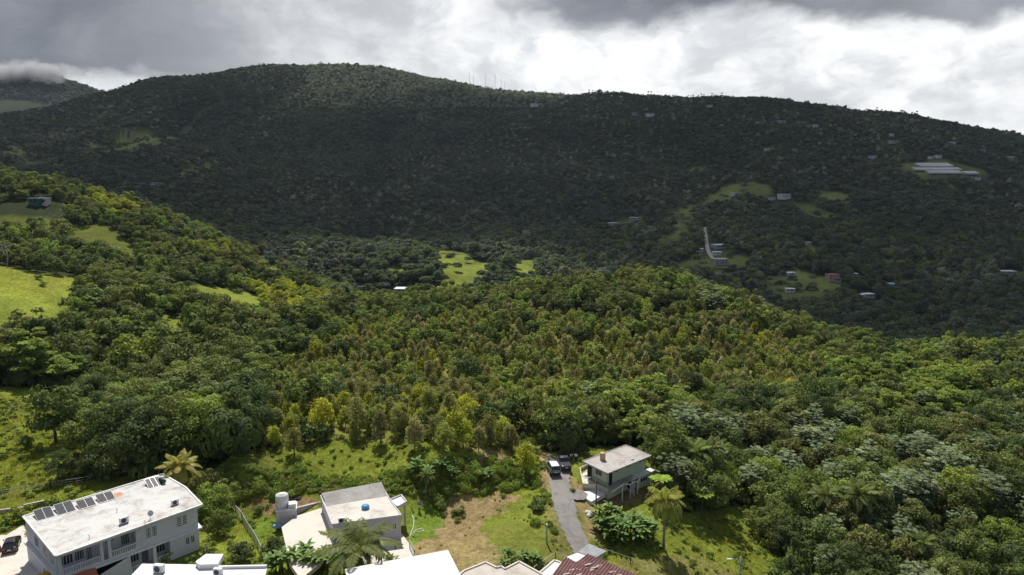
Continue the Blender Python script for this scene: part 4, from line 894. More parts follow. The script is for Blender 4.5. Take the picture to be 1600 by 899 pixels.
# ---------------------------------------------------------------- road, drives and paved yards (sheets a little above the ground)
def ribbon(name, line, widths, mat, lift=.05, sub=8, kind='structure', jag=.0):
    P = np.array(line); t = np.linspace(0, len(P)-1, (len(P)-1)*sub+1); x = np.interp(t, range(len(P)), P[:, 0]); y = np.interp(t, range(len(P)), P[:, 1]); w = np.interp(t, range(len(P)), widths)
    for _ in range(6): x[1:-1] = (x[:-2]+x[1:-1]*2+x[2:])/4; y[1:-1] = (y[:-2]+y[1:-1]*2+y[2:])/4
    dx = np.gradient(x); dy = np.gradient(y); l = np.hypot(dx, dy); nx, ny = -dy/l, dx/l; k = 7; V = []
    for s in np.linspace(-1, 1, k):
        ww = w*s+ (RNG.normal(size=len(x))*jag if abs(s) == 1 else 0); X = x+nx*ww; Y = y+ny*ww; V.append(np.column_stack([X, Y, G(X, Y)]))
    A = np.stack(V, 1); zm = A[:, :, 2].max(1, keepdims=True); A[:, :, 2] = .5*A[:, :, 2]+.5*zm+lift; n = len(x)
    i = np.arange((n-1)*k).reshape(n-1, k)[:, :k-1].ravel(); me = np_mesh(name, A.reshape(-1, 3), [np.stack([i, i+1, i+k+1, i+k], 1)], [mat], smooth=True); o = link(name, me); tag(o, kind=kind); return o
ribbon('road', ROAD, ROADW, M['asphalt'], .07, jag=.10)
ribbon('driveway', DRIVE, [1.3, 1.5, 1.6], M['asphalt'], .09, jag=.1)
ribbon('mountain_road', ROADFAR, [2.4]*5, M['roofgrey'], .8)
def paved(name, pts, mat, z=None, th=.10, label=None, cat=None):
    P = [hit(*p) for p in pts]; zz = (max(p[2] for p in P)+.05) if z is None else z
    P = [at_z(*p, zz) for p in pts]
    o = slab_poly([(p[0], p[1]) for p in P][::-1] if False else [(p[0], p[1]) for p in P], zz-.6, zz, name, mat); tag(o, kind='structure'); return zz
paved('parking_area', [(-60,838),(10,836),(36,820),(44,836),(66,862),(100,900),(96,940),(-60,940)], M['concpale'])
paved('patio', [(440,824),(464,806),(502,794),(512,812),(522,842),(520,850),(500,880),(470,905),(452,880)], M['concpale'])
paved('terrace', [(560,860),(589,846),(627,833),(640,850),(650,870),(600,890),(560,900)], M['concpale'])

# ---------------------------------------------------------------- two storey white and grey house on the left
def left_house():
    z = 6.3; O = at_z(87, 870, z); C_ = at_z(316, 789, z); a = local(O, C_)
    r = thing('two_storey_house', 'long grey two storey house with white flat roof and balustraded balconies', 'house', (O[0], O[1], -.25), a)
    zr = z+.25; roof = [to_local(at_z(*p, z), O, a) for p in [(87,870),(316,789),(290,762),(254,741),(36,807.5)]]
    L = roof[1][0]; D = roof[4][1]; rb = roof[3][0]; bow = roof[2]
    rf = slab_poly(roof, zr-.30, zr, 'roof', M['roofwhite'], r)
    kb = MB(); 
    for p, q in zip(roof, roof[1:]+roof[:1]):
        p = np.array(p); q = np.array(q); kb.beam((p[0], p[1], zr+.03), (q[0], q[1], zr+.03), .22, .16)
    kb.build('roof_kerb', M['whitetrim'], rf)
    wl = .45; split = L*.515; y0 = .55; yb = 2.1; zs = 3.1; H0 = 0
    w = MB()
    # lower storey: solid right part, recessed left part
    w.box(L*.75, L-.5, y0, D-.5, H0, zs-.12); w.box(L*.02, L*.75, yb, D-.5, H0, zs-.12)
    # upper storey
    w.box(split, L-.5, y0, D-.5, zs+.12, zr-.3); w.box(L*.0+.5, split, yb, D-.5, zs+.12, zr-.3)
    w.prism([(L-.52, y0+.02), (bow[0]-.45, bow[1]), (rb-.5, D-.52), (L-.52, D-.52)], H0, zr-.31)
    w.build('wall', M['greywall'], r)
    sl = [( .1, .25), (L-.1, .25), (bow[0]-.15, bow[1]), (rb-.2, D-.3), (.1, D-.3)]
    slab_poly(sl, zs-.12, zs+.12, 'floor_slab', M['whitetrim'], r)
    # balcony parapet below the balusters is part of the slab edge; columns and balusters
    for cx in (.30, L*.275, L*.295+.55):
        MB().box(cx, cx+.38, y0-.05, y0+.33, zs+.12, zr-.3).build('column', M['greywall'], r)
    MB().box(L*.022, split, y0, y0+.12, zs+.12, zs+.42).build('parapet', M['greywall'], r)
    baluster_row(.7, L*.27, y0+.06, zs+.42).build('balustrade', M['whitetrim'], r)
    baluster_row(L*.33, split, y0+.06, zs+.42).build('balustrade', M['whitetrim'], r)
    for cx in (L*.445, L*.625):
        MB().box(cx, cx+.4, y0-.05, y0+.35, H0, zs-.12).build('column', M['whitetrim'], r)
    baluster_row(L*.47, L*.565, y0+.1, .35, .8).build('balustrade', M['whitetrim'], r)
    baluster_row(L*.65, L*.75, y0+.1, .35, .8).build('balustrade', M['whitetrim'], r)
    MB().box(L*.45, L*.75, y0, yb, 0, .34).build('porch_floor', M['conc'], r)
    # door, gate and openings on the recessed walls
    MB().box(L*.575, L*.62, yb-.08, yb-.002, .35, 2.6).build('door', M['door_blue'], r)
    g = MB(); gx0, gx1 = L*.30, L*.44
    for i in range(15): c = gx0+(gx1-gx0)*i/14; g.box(c-.025, c+.025, y0+.5, y0+.55, 0, 2.7)
    for zz in (.1, 1.3, 2.65): g.box(gx0, gx1, y0+.485, y0+.565, zz, zz+.06)
    g.build('gate', M['darkmetal'], r)
    MB().box(L*.03, L*.44, yb-.05, yb-.004, .05, 2.7).build('garage_opening', M['dark'], r)
    for x0, x1, z0, z1 in [(L*.05,L*.13,4.0,5.6),(L*.14,L*.20,4.0,5.6),(L*.21,L*.25,3.6,5.7),(L*.33,L*.36,4.9,5.5),(L*.37,L*.40,4.9,5.5),(L*.44,L*.50,3.9,5.6)]: window(r, x0, x1, yb, z0, z1, 4, frame='greywall')
    for x0, x1 in [(L*.47,L*.555),(L*.655,L*.745)]: window(r, x0, x1, yb, 1.0, 2.5, 4, frame='greywall')
    for x0 in (L*.585, L*.628, L*.81, L*.853): window(r, x0, x0+.62, y0, 4.35, 5.75, breeze=True)
    for x0 in (L*.865, L*.905): window(r, x0, x0+.55, y0, 1.35, 2.45, 2)
    # left end
    for yy in (3.0, 5.6, 9.0): window(r, yy, yy+1.5, .5, 4.0, 5.4, 3, axis='y')
    for yy in (3.2, 6.2): window(r, yy, yy+1.2, L*.02, .9, 2.2, 2, axis='y')
    # ramp wall running up along the front left
    rp = MB(); rp.add([(.2,.0,0),(L*.44,.0,0),(L*.44,-.0,zs-.15),(.2,.0,.9),(.2,-.15,0),(L*.44,-.15,0),(L*.44,-.15,zs-.15),(.2,-.15,.9)], [(0,1,2,3),(7,6,5,4),(0,4,5,1),(1,5,6,2),(2,6,7,3),(3,7,4,0)]); rp.build('stair_wall', M['greywall'], r)
    rp2 = MB(); rp2.beam((.2,-.075,.95),(L*.44,-.075,zs-.1),.22,.1); rp2.build('handrail', M['whitetrim'], r)
    fr = lambda lx, ly: (O[0]+lx*math.cos(a)-ly*math.sin(a), O[1]+lx*math.sin(a)+ly*math.cos(a))
    zt = zr-.25
    # things standing on the roof
    def solar(px, py, L1, W1, lab, tilt=.22, n=2, nm='solar_array', g='solar panels along the back of the long white roof'):
        c = at_z(px, py, zt); t = thing(nm, lab, 'solar panel', (c[0], c[1], zt+.02), a-R(4), g)
        f = MB(); p = MB(); h = L1*math.sin(tilt); w2 = W1/2; l2 = L1/2*math.cos(tilt)
        Q = lambda x, y, e: (x, y, .25+h/2*(y/l2)*1.0+e)
        vs = [Q(-w2,-l2,0),Q(w2,-l2,0),Q(w2,l2,0),Q(-w2,l2,0),Q(-w2,-l2,.06),Q(w2,-l2,.06),Q(w2,l2,.06),Q(-w2,l2,.06)]
        f.add(vs, [(0,3,2,1),(4,5,6,7),(0,1,5,4),(1,2,6,5),(2,3,7,6),(3,0,4,7)])
        for s in (-1, 1):
            f.beam((s*w2*.8, -l2*.9, -.05), Q(s*w2*.8, -l2*.9, .02), .06); f.beam((s*w2*.8, l2*.9, -.05), Q(s*w2*.8, l2*.9, .02), .06)
        f.build('frame', M['alu'], t)
        for i in range(n):
            x0 = -w2+W1*i/n+.02; x1 = -w2+W1*(i+1)/n-.02; q = MB(); q.add([Q(x0,-l2+.06,.062),Q(x1,-l2+.06,.062),Q(x1,l2-.06,.062),Q(x0,l2-.06,.062),Q(x0,-l2+.06,.075),Q(x1,-l2+.06,.075),Q(x1,l2-.06,.075),Q(x0,l2-.06,.075)], [(0,3,2,1),(4,5,6,7),(0,1,5,4),(1,2,6,5),(2,3,7,6),(3,0,4,7)]); q.build('panel', M['solar'], t)
        return t
    solar(69, 806, 2.6, 1.95, 'dark solar panel pair nearest the black parked car, first of the row of four')
    solar(101.5, 797, 2.7, 2.05, 'dark solar panel pair second from the parked car end of the row')
    solar(134.5, 789.5, 2.2, 2.0, 'dark solar panel pair third from the parked car end of the row')
    solar(165, 780, 2.2, 2.0, 'dark solar panel pair beside the rust stain, last of the row of four')
    t = solar(241, 757, 2.3, 2.0, 'solar water heater at the far end of the long white roof', .35, 3, 'solar_water_heater', 'roof equipment of the grey two storey house')
    c = at_z(254, 755, zt); q = thing('water_heater_tank', 'small dark cylinder tank beside the solar water heater', 'tank', (c[0], c[1], zt), a, 'roof equipment of the grey two storey house')
    MB().tube([(0,-.7,.45),(0,.7,.45)], .28, 14).build('tank', M['darkmetal'], q, True); m_ = MB(); m_.box(-.2,.2,-.5,-.42,0,.3); m_.box(-.2,.2,.42,.5,0,.3); m_.build('cradle', M['alu'], q)
    return O, a, zt
HO, HA, HZ = left_house()
def ac_unit(px, py, z, lab, rz=0.0, s=1.0):
    c = at_z(px, py, z); t = thing('air_conditioner', lab, 'air conditioner', (c[0], c[1], z), rz, 'air conditioning units on flat roofs'); t.scale = (s, s, s)
    MB().box(-.45, .45, -.2, .2, .08, .78).build('case', M['whitetrim'], t, bevel=.02); g = MB(); g.lathe([(.28, 0), (.28, .02)], 18); g.v = [(v[0]-.08, -.2-v[2]-.005, v[1]+.43) for v in g.v]; g.build('fan_grille', M['darkmetal'], t)
    f = MB(); f.box(-.4,-.3,-.2,.2,0,.08); f.box(.3,.4,-.2,.2,0,.08); f.build('foot', M['darkmetal'], t); return t
ac_unit(194, 818, HZ, 'white air conditioner box near the front middle of the long white roof', HA, 1.15)
ac_unit(273.5, 789, HZ, 'white air conditioner box near the right end of the long white roof', HA, 1.0)
def dish(px, py, z, lab):
    c = at_z(px, py, z); t = thing('satellite_dish', lab, 'satellite dish', (c[0], c[1], z), .4)
    MB().tube([(0,0,0),(0,0,.7)], .03, 8).build('mast', M['alu'], t); d = MB(); d.lathe([(.02,.0),(.2,.05),(.36,.14),(.38,.16),(.2,.07),(.02,.02)], 20); o = d.build('dish', M['whitetrim'], t, True); o.location = (0,0,.75); o.rotation_euler = (R(60), 0, .6)
    b = MB(); b.beam((0,0,.7),(.05,-.5,.95),.025); b.build('arm', M['darkmetal'], t)
dish(235, 811, HZ, 'small satellite dish on the front edge of the long white roof')
def pipe(px, py, z, lab):
    c = at_z(px, py, z); t = MB().tube([(0,0,0),(0,0,.45),(.0,-.18,.55)], .05, 8).build('vent_pipe', M['whitetrim']); t.location = (c[0], c[1], z); tag(t, lab, 'pipe', 'vent pipes on the long white roof')
pipe(183, 800, HZ, 'thin vent pipe in the middle of the long white roof'); pipe(227, 819, HZ, 'thin vent pipe at the front edge beside the satellite dish'); pipe(140, 842, HZ, 'thin vent pipe at the stained front left corner of the long white roof')
# rust stain: a patch of its own on the roof coating
_rf = [o for o in bpy.data.objects if o.name.startswith('roof') and o.parent and o.parent.name == 'two_storey_house'][0]
_st = [to_local(at_z(*p, HZ), HO, HA) for p in [(175,775),(178,771),(184,769.5),(190,769.5),(193,772),(190,775.5),(184,777),(179,778)]]
MB().prism(_st[::-1], HZ+.252, HZ+.258).build('rust_stain', stained('rust_stain', (.42,.19,.10), (.52,.36,.26), 1.2, (.4,.6)), _rf)
# ---------------------------------------------------------------- cars
def car(name, loc, rz, lab, paint, roofm, kind='suv', L=4.6, Wd=1.86):
    t = thing(name, lab, 'pickup truck' if kind == 'pickup' else 'car', loc, rz); w = Wd/2; l = L/2
    def loft(mb, st, n=14):
        """stations along x: (x, half width, z bottom, z top)"""
        rings = []
        for x, hw, zb, zt in st:
            ring = []
            for j in range(n):
                th = 2*math.pi*(j+.5)/n; cx, cy = math.cos(th), math.sin(th); e = .38
                ring.append((x, hw*math.copysign(abs(cx)**e, cx), (zb+zt)/2+(zt-zb)/2*math.copysign(abs(cy)**e, cy)))
            rings.append(ring)
        vs = [p for r_ in rings for p in r_]; m = len(rings)
        mb.add(vs, [(i*n+j, i*n+(j+1) % n, (i+1)*n+(j+1) % n, (i+1)*n+j) for i in range(m-1) for j in range(n)]+[tuple(range(n-1, -1, -1)), tuple((m-1)*n+j for j in range(n))]); return mb
    hood = .98 if kind != 'sedan' else .92
    if kind == 'pickup': body = [(-l, w*.93, .45, 1.02), (-l+.15, w*.98, .38, 1.06), (-.3, w, .33, 1.06), (.9, w, .33, 1.05), (l-.5, w*.97, .36, 1.0), (l-.1, w*.9, .4, .9), (l, w*.8, .45, .78)]; cab = [(-.75, .95, 1.05), (-.45, .86, 1.66), (.45, .84, 1.70), (1.05, .9, 1.06)]
    elif kind == 'suv': body = [(-l, w*.86, .45, .98), (-l+.12, w*.97, .36, 1.06), (-.8, w, .3, 1.06), (.7, w, .3, 1.02), (l-.5, w*.97, .33, .96), (l-.12, w*.9, .38, .84), (l, w*.78, .45, .74)]; cab = [(-l+.06, .9, 1.04), (-l+.45, .84, 1.60), (.15, .82, 1.66), (1.05, .9, 1.02)]
    else: body = [(-l, w*.86, .42, .86), (-l+.12, w*.97, .34, .98), (-.8, w, .28, .98), (.7, w, .28, .95), (l-.5, w*.97, .3, .88), (l-.12, w*.9, .35, .76), (l, w*.76, .42, .66)]; cab = [(-l+.18, .88, .96), (-l+.85, .8, 1.42), (.1, .78, 1.46), (1.0, .88, .95)]
    b = loft(MB(), body, 16).build('body', paint, t, True)
    # glasshouse as a tapering hull, with the painted roof and pillars on top of it
    g = MB(); (xa, wa, za), (xb, wb, zb), (xc, wc, zc), (xd, wd_, zd) = cab; wa *= w; wb *= w; wc *= w; wd_ *= w
    g.add([(xa,-wa,za-.08),(xd,-wd_,zd-.08),(xd,wd_,zd-.08),(xa,wa,za-.08),(xb,-wb*.86,zb),(xc,-wc*.86,zc),(xc,wc*.86,zc),(xb,wb*.86,zb)], [(0,3,2,1),(4,5,6,7),(0,1,5,4),(1,2,6,5),(2,3,7,6),(3,0,4,7)]); g.build('windows', M['glass'], t)
    rf = MB(); rf.prism([(xb-.06,-wb*.87),(xc+.05,-wc*.87),(xc+.05,wc*.87),(xb-.06,wb*.87)], min(zb, zc)-.02, max(zb, zc)+.05); rf.build('roof', roofm, t, True, bevel=.04)
    for s in (-1, 1):
        mx = (xb+xc)/2
        for p_, q_, w_ in [((xa+.02, s*wa, za), (xb, s*wb*.88, zb), .09), ((xd, s*wd_, zd), (xc, s*wc*.88, zc), .08), ((mx, s*(wa+wd_)/2, za-.04), (mx, s*wb*.88, zb), .09)]: MB().beam(p_, q_, w_).build('pillar', paint, t)
    if kind == 'pickup':
        q = MB(); q.box(-l+.18, -.85, -w*.8, w*.8, 1.052, 1.075); q.build('cargo_cover', M['dark'], t, bevel=.01)
    for sx in (-l+.85, l-.9):
        for sy in (-1, 1):
            q = MB(); q.tube([(sx, sy*(w-.24), .35), (sx, sy*(w+.01), .35)], .35, 18); wh = q.build('wheel', M['tyre'], t, True); q = MB(); q.tube([(sx, sy*(w-.1), .35), (sx, sy*(w+.025), .35)], .2, 12); q.build('rim', M['rim'], wh)
            ar = MB(); ar.tube([(sx, sy*(w-.3), .37), (sx, sy*(w+.004), .37)], .41, 18); ar.build('wheel_arch', M['dark'], t, True)
    for sy in (-1, 1):
        MB().box(-l-.015, -l+.1, sy*w*.72-.14, sy*w*.72+.14, .72, .92).build('tail_light', M['redlight'], t, bevel=.02)
        MB().box(l-.16, l-.02, sy*w*.62-.16, sy*w*.62+.16, .62, .74).build('headlight', M['lampglass'], t, bevel=.02)
        MB().box(xd-.45, xd-.3, sy*(w+.02)-.07, sy*(w+.02)+.12*sy+.0, 1.0, 1.14).build('mirror', paint, t, bevel=.02)
    MB().box(-l-.03, -l+.02, -.2, .2, .62, .76).build('licence_plate', M['plate'], t); MB().box(-l-.02, -l+.25, -w*.86, w*.86, .42, .58).build('bumper', M['dark'] if kind != 'sedan' else paint, t, bevel=.03)
    return t
c = hit(864, 737); car('suv', (c[0], c[1], c[2]+.14), R(92+8), 'silver white sport utility car with white roof parked on the road, left of the pickup', M['carsilver'], M['carwhite'], 'suv', 4.7, 1.9)
c = hit(881, 729); car('pickup_truck', (c[0], c[1], c[2]+.14), R(92+4), 'dark grey pickup truck parked at the top of the road, right of the silver car', M['cargrey'], M['cargrey'], 'pickup', 5.2, 1.9)
c = hit(19, 857); car('parked_car', (c[0], c[1], c[2]+.08), R(118), 'black hatchback parked on the pale concrete beside the long grey house', M['carblack'], M['carblack'], 'sedan', 4.3, 1.8)
c = hit(-4, 874); car('parked_car', (c[0]-.8, c[1], c[2]+.08), R(118), 'dark red car cut off by the left edge of the photo', plain('dark_red_car_paint', (.14,.012,.02), .25, spec=.6), plain('dark_red_roof_paint', (.14,.012,.02), .25, spec=.6), 'sedan', 4.3, 1.8)

# ---------------------------------------------------------------- single storey house in the middle
def mid_house():
    z = 3.3; O = at_z(519, 820, z); C_ = at_z(627, 805.5, z); a = local(O, C_)
    r = thing('flat_roofed_house', 'single storey lilac grey house with weathered flat roof behind the tall coconut palm', 'house', (O[0], O[1], 0), a)
    P = [to_local(at_z(*p, z), O, a) for p in [(519,820),(627,805.5),(609,781),(595.5,757),(501,775)]]
    base = shrink(P, .12); slab_poly(base, -.6, z-.14, 'wall', M['lilac'], r); rf = slab_poly(P, z-.14, z, 'roof', M['roofmid'], r)
    k = MB()
    for p, q in zip(P, P[1:]+P[:1]): k.beam((p[0], p[1], z+.05), (q[0], q[1], z+.05), .16, .14)
    k.build('roof_kerb', M['lilac'], rf)
    Q = [to_local(at_z(*p, z), O, a) for p in [(511,791),(606,775),(596,758.5),(502.5,776)]]
    s = MB(); s.add([(Q[0][0],Q[0][1],z+.02),(Q[1][0],Q[1][1],z+.02),(Q[2][0],Q[2][1],z+.55),(Q[3][0],Q[3][1],z+.55),(Q[0][0],Q[0][1],z+.01),(Q[1][0],Q[1][1],z+.01),(Q[2][0],Q[2][1],z+.01),(Q[3][0],Q[3][1],z+.01)], [(0,1,2,3),(7,6,5,4),(0,4,5,1),(1,5,6,2),(2,6,7,3),(3,7,4,0)]); s.build('sloping_roof_strip', M['roofgrey'], r)
    L = P[1][0]
    window(r, L*.86, L*.93, .11, 1.25, 2.2, 2); window(r, L*.80, L*.855, .11, 1.25, 2.2, 2); window(r, L*.3, L*.42, .11, 1.2, 2.2, 2)
    MB().box(L*.52, L*.6, .03, .11, 0, 2.1).build('door', M['whitetrim'], r)
    # side porch with its own little roof
    Cp = [to_local(at_z(*p, z-.1), O, a) for p in [(609,782),(627,774.5),(635,785),(621,793)]]; pr = slab_poly(Cp, z-.36, z-.12, 'porch_roof', M['whitebright'], r)
    k = MB()
    for p, q in zip(Cp, Cp[1:]+Cp[:1]): k.beam((p[0], p[1], z-.02), (q[0], q[1], z-.02), .18, .22)
    k.build('porch_kerb', M['lilac'], pr)
    for p in (Cp[2], Cp[3]): q = shrink([p, Cp[0]], .3)[0]; MB().box(q[0]-.15, q[0]+.15, q[1]-.15, q[1]+.15, -.5, z-.36).build('column', M['lilac'], r)
    ac_unit(534, 817, z+.08, 'white air conditioner at the front corner of the weathered flat roof', a, 1.0)
    c = at_z(571, 795, z); m = MB(); m.lathe([(.55,0),(.6,.35),(.45,.55),(.1,.62)], 16); o = m.build('water_drum', M['blue'], None, True); o.location = (c[0], c[1], z+.02); tag(o, 'blue plastic drum on the weathered flat roof behind the palm', 'drum')
    # pump house carrying the big tank, and the wall between
    b0 = at_z(464, 818, 0); b1 = at_z(432, 822, 0); aa = local(b1, b0)
    p = thing('pump_house', 'small square lilac block carrying the white water tank', 'shed', (b1[0], b1[1], 0), aa); Lw = float(np.linalg.norm(b0-b1)); MB().box(0, Lw, 0, 2.4, -.5, 2.2).build('wall', M['lilac'], p); MB().box(-.08, Lw+.08, -.08, 2.48, 2.2, 2.34).build('roof', M['whitebright'], p)
    MB().box(Lw*.62, Lw*.98, .3, 1.5, 2.34, 2.95).build('roof_hatch', M['whitebright'], p, bevel=.03); MB().box(.2, .35, -.05, 0, 0, 1.9).build('downpipe', M['whitetrim'], p)
    cx = b1[0]+math.cos(aa)*Lw*.30-math.sin(aa)*1.3; cy = b1[1]+math.sin(aa)*Lw*.30+math.cos(aa)*1.3
    t = thing('water_tank', 'big white cylindrical water tank on the small lilac block', 'water tank', (cx, cy, 2.34)); m = MB(); m.lathe([(.92,0),(.94,.05),(.94,.55),(.97,.6),(.94,.65),(.94,1.15),(.97,1.2),(.94,1.25),(.94,1.75),(.9,1.82)], 28); m.build('shell', M['tank'], t, True)
    m = MB(); m.lathe([(.91,1.82),(.88,1.9),(.3,2.02),(.28,2.08),(.05,2.1)], 28); m.build('lid', M['tank'], t, True)
    w0 = at_z(464, 807, 0); w1 = at_z(503, 797, 0); aw = local(w0, w1); wl = MB(); wl.box(0, float(np.linalg.norm(w1-w0)), -.1, .1, -.4, 1.35); wl.box(-.03, float(np.linalg.norm(w1-w0))+.03, -.16, .16, 1.35, 1.43); o = wl.build('garden_wall', M['lilac']); o.location = (w0[0], w0[1], 0); o.rotation_euler.z = aw; tag(o, 'lilac grey wall between the water tank block and the single storey house', 'wall')
    c = at_z(434, 824, 0); m = MB(); m.lathe([(.5,0),(.75,.1),(.62,.45),(.3,.62),(.05,.66)], 14); o = m.build('tarpaulin_heap', M['bluetarp'], None, True); o.location = (c[0], c[1], 0); o.scale = (1.1, .8, .8); tag(o, 'pale blue tarpaulin heap beside the water tank block', 'tarpaulin')
mid_house()
def slab_house(name, lab, pts, z, zg, roofm, wallm, kerb=None, drop=.18, extra=None, over=.25):
    P = [at_z(*p, z) for p in pts]; O = P[0]; a = local(P[0], P[1]); Q = [to_local(p, O, a) for p in P]
    if sum(x0*y1-x1*y0 for (x0, y0), (x1, y1) in zip(Q, Q[1:]+Q[:1])) < 0: Q = Q[::-1]
    r = thing(name, lab, 'house', (O[0], O[1], zg), a); slab_poly(shrink(Q, over), -.5, z-zg-drop, 'wall', wallm, r); rf = slab_poly(Q, z-zg-drop, z-zg, 'roof', roofm, r)
    if kerb:
        k = MB()
        for p, q in zip(Q, Q[1:]+Q[:1]): k.beam((p[0], p[1], z-zg+.06), (q[0], q[1], z-zg+.06), .2, .2)
        k.build('parapet', kerb, rf)
    c = np.mean(np.array(Q), 0)
    e = Q[0]; f = Q[1]; L = math.hypot(f[0]-e[0], f[1]-e[1])
    return r, O, a, Q
# houses cut by the lower edge of the photo
r, O, a, Q = slab_house('white_roofed_house', 'house under a plain bright white roof at the bottom edge beside the zigzag roof', [(539,889),(700,859.5),(728,915),(752,960),(560,985)], 6.0, -.8, M['whitebright'], M['lilac'])
r, O, a, Q = slab_house('white_flat_house', 'white flat roofed house at the bottom edge in front of the long grey house', [(190,915),(222,881),(300,882),(418,886),(398,960),(180,960)], 6.0, -.5, M['whitebright'], M['greywall'])
B_ = [to_local(at_z(*p, 6.0), O, a) for p in [(306,885),(322,873),(350,873),(341,889),(312,890)]]
slab_poly(B_, 6.5, 7.1, 'roof_block', M['whitebright'], r)
B2 = [to_local(at_z(*p, 6.0), O, a) for p in [(341,887.5),(418,886),(416,888),(341,889.5)]]; slab_poly(B2, 6.5, 6.8, 'parapet', M['whitebright'], r)
ac_unit(249, 895, 6.0, 'grey fronted air conditioner on the white flat roof in front of the long grey house', -.1, 1.3); ac_unit(341, 899, 6.0, 'air conditioner beside the raised block on the white flat roof', -.1, 1.1)
def zigzag():
    pts = [(700,915),(725,893),(759,879.5),(776,888),(783,886),(789,890),(811,878.5),(848,899),(862,930),(800,965),(710,965)]
    slab_house('grey_roofed_house', 'house with grey zigzag edged flat roof and pale parapet at the bottom edge', pts, 5.0, -1.5, M['conc'], M['cream'], M['concpale'])
zigzag()
def red_roof():
    z = 3.6; P = [at_z(*p, z) for p in [(855,912),(884,872),(916,869.5),(1005,908),(1000,960),(850,960)]]; O = P[1]; a = local(P[1], P[3])
    r = thing('maroon_roofed_house', 'house with rust patched maroon corrugated metal roof at the bottom of the road', 'house', (O[0], O[1], -2.2), a)
    A, B, C3, D = [to_local(at_z(*p, z), O, a) for p in [(858,905),(884,872.5),(901,877),(960,908)]]
    E, F, G_, H_ = [to_local(at_z(*p, z+.0), O, a) for p in [(899,877.5),(918,869.5),(1002,905),(985,925)]]
    h = z+2.2
    def corrug(name, p0, p1, p2, p3, dz):
        """corrugated sheet: p0->p1 along the ridge side, p3->p2 the eave"""
        n = 60; V = []; F_ = []
        for i in range(n+1):
            t = i/n; o = .05*math.sin(i*math.pi/1.5)
            q0 = np.array(p0)*(1-t)+np.array(p1)*t; q1 = np.array(p3)*(1-t)+np.array(p2)*t; V += [(q0[0], q0[1], h+dz+o), (q1[0], q1[1], h-.1+o), (q0[0], q0[1], h+dz+o-.05), (q1[0], q1[1], h-.15+o)]
        for i in range(n): k = i*4; F_ += [(k, k+1, k+5, k+4), (k+2, k+6, k+7, k+3), (k, k+4, k+6, k+2), (k+1, k+3, k+7, k+5)]
        return MB().add(V, F_).build(name, M['redroof'], r)
    r1 = corrug('roof', B, to_local(at_z(965,918,z), O, a), to_local(at_z(940,960,z), O, a), to_local(at_z(850,915,z), O, a), .25)
    r2 = corrug('roof', F, G_, to_local(at_z(990,925,z), O, a), to_local(at_z(900,878,z), O, a), .35)
    w = shrink([to_local(at_z(*p, z), O, a) for p in [(858,905),(884,873),(916,870),(1000,906),(985,955),(880,955)]], .5); 
    if sum(x0*y1-x1*y0 for (x0, y0), (x1, y1) in zip(w, w[1:]+w[:1])) < 0: w = w[::-1]
    slab_poly(w, -.6, h-.35, 'wall', M['cream'], r)
    for i, (px, py, l) in enumerate([(891,877,.5),(896,890,1.0),(911,889,1.1),(906,884,.5),(919,882,.9),(930,878,.5),(939,883,1.2),(929,887,1.0),(924,891,.6),(960,893,1.4),(976,894,.9),(968,899,.9),(988,898,.6),(905,898,.8),(885,897,.9)]):
        c = to_local(at_z(px, py, z+.15), O, a); m = MB(); m.box(-.09, .09, -l/2, l/2, 0, .02); o = m.build('bare_patch', M['rusty'], r1 if i % 2 else r2); o.location = (c[0], c[1], h+.16); o.rotation_euler = (0, 0, R(-38))
    # white patch roof, grey sheet lean-to, left white roof, rails
    s = [to_local(at_z(*p, z-.1), O, a) for p in [(881,872),(902,864),(918,869),(900,878)]]; slab_poly(s, h-.22, h-.1, 'annex_roof', M['whitebright'], r)
    s = [to_local(at_z(*p, z-.3), O, a) for p in [(903,862),(920,848.5),(948,860),(930,871)]]; slab_poly(s, h-.55, h-.4, 'lean_to_roof', M['greysheet'], r)
    s = shrink(s, .5); slab_poly(s, -.5, h-.56, 'lean_to_wall', M['concpale'], r)
red_roof()
slab_house('white_terrace_house', 'narrow white roof with pale kerb wedged left of the maroon metal roof', [(842,897),(866,876.5),(877,880),(866,899),(850,915)], 3.4, -2, M['whitebright'], M['cream'], M['concpale'])
# orange sheet roof, yellow parasol
c0 = at_z(112, 897, 3.0); q = [at_z(*p, 3.0) for p in [(108,897),(149,886.5),(156,905),(120,915)]]; a = local(q[0], q[1]); Q = [to_local(p, q[0], a) for p in q]
t = thing('orange_canopy', 'orange metal canopy below the front of the long grey house', 'canopy', (q[0][0], q[0][1], -.4), a); MB().prism(Q[::-1] if False else Q, 3.3, 3.38).build('roof', M['orange'], t)
for p in shrink(Q, .2): MB().box(p[0]-.04, p[0]+.04, p[1]-.04, p[1]+.04, -.2, 3.3).build('post', M['darkmetal'], t)
c0 = at_z(67, 899, 2.3); t = thing('parasol', 'yellow parasol at the bottom edge beside the orange canopy', 'parasol', (c0[0], c0[1], -.3)); m = MB(); m.lathe([(1.45,2.2),(1.3,2.35),(.7,2.62),(.06,2.85),(.05,2.8),(.7,2.56),(1.4,2.24)], 10); m.build('canopy', M['yellowcloth'], t); MB().tube([(0,0,0),(0,0,2.8)], .03, 8).build('pole', M['alu'], t)

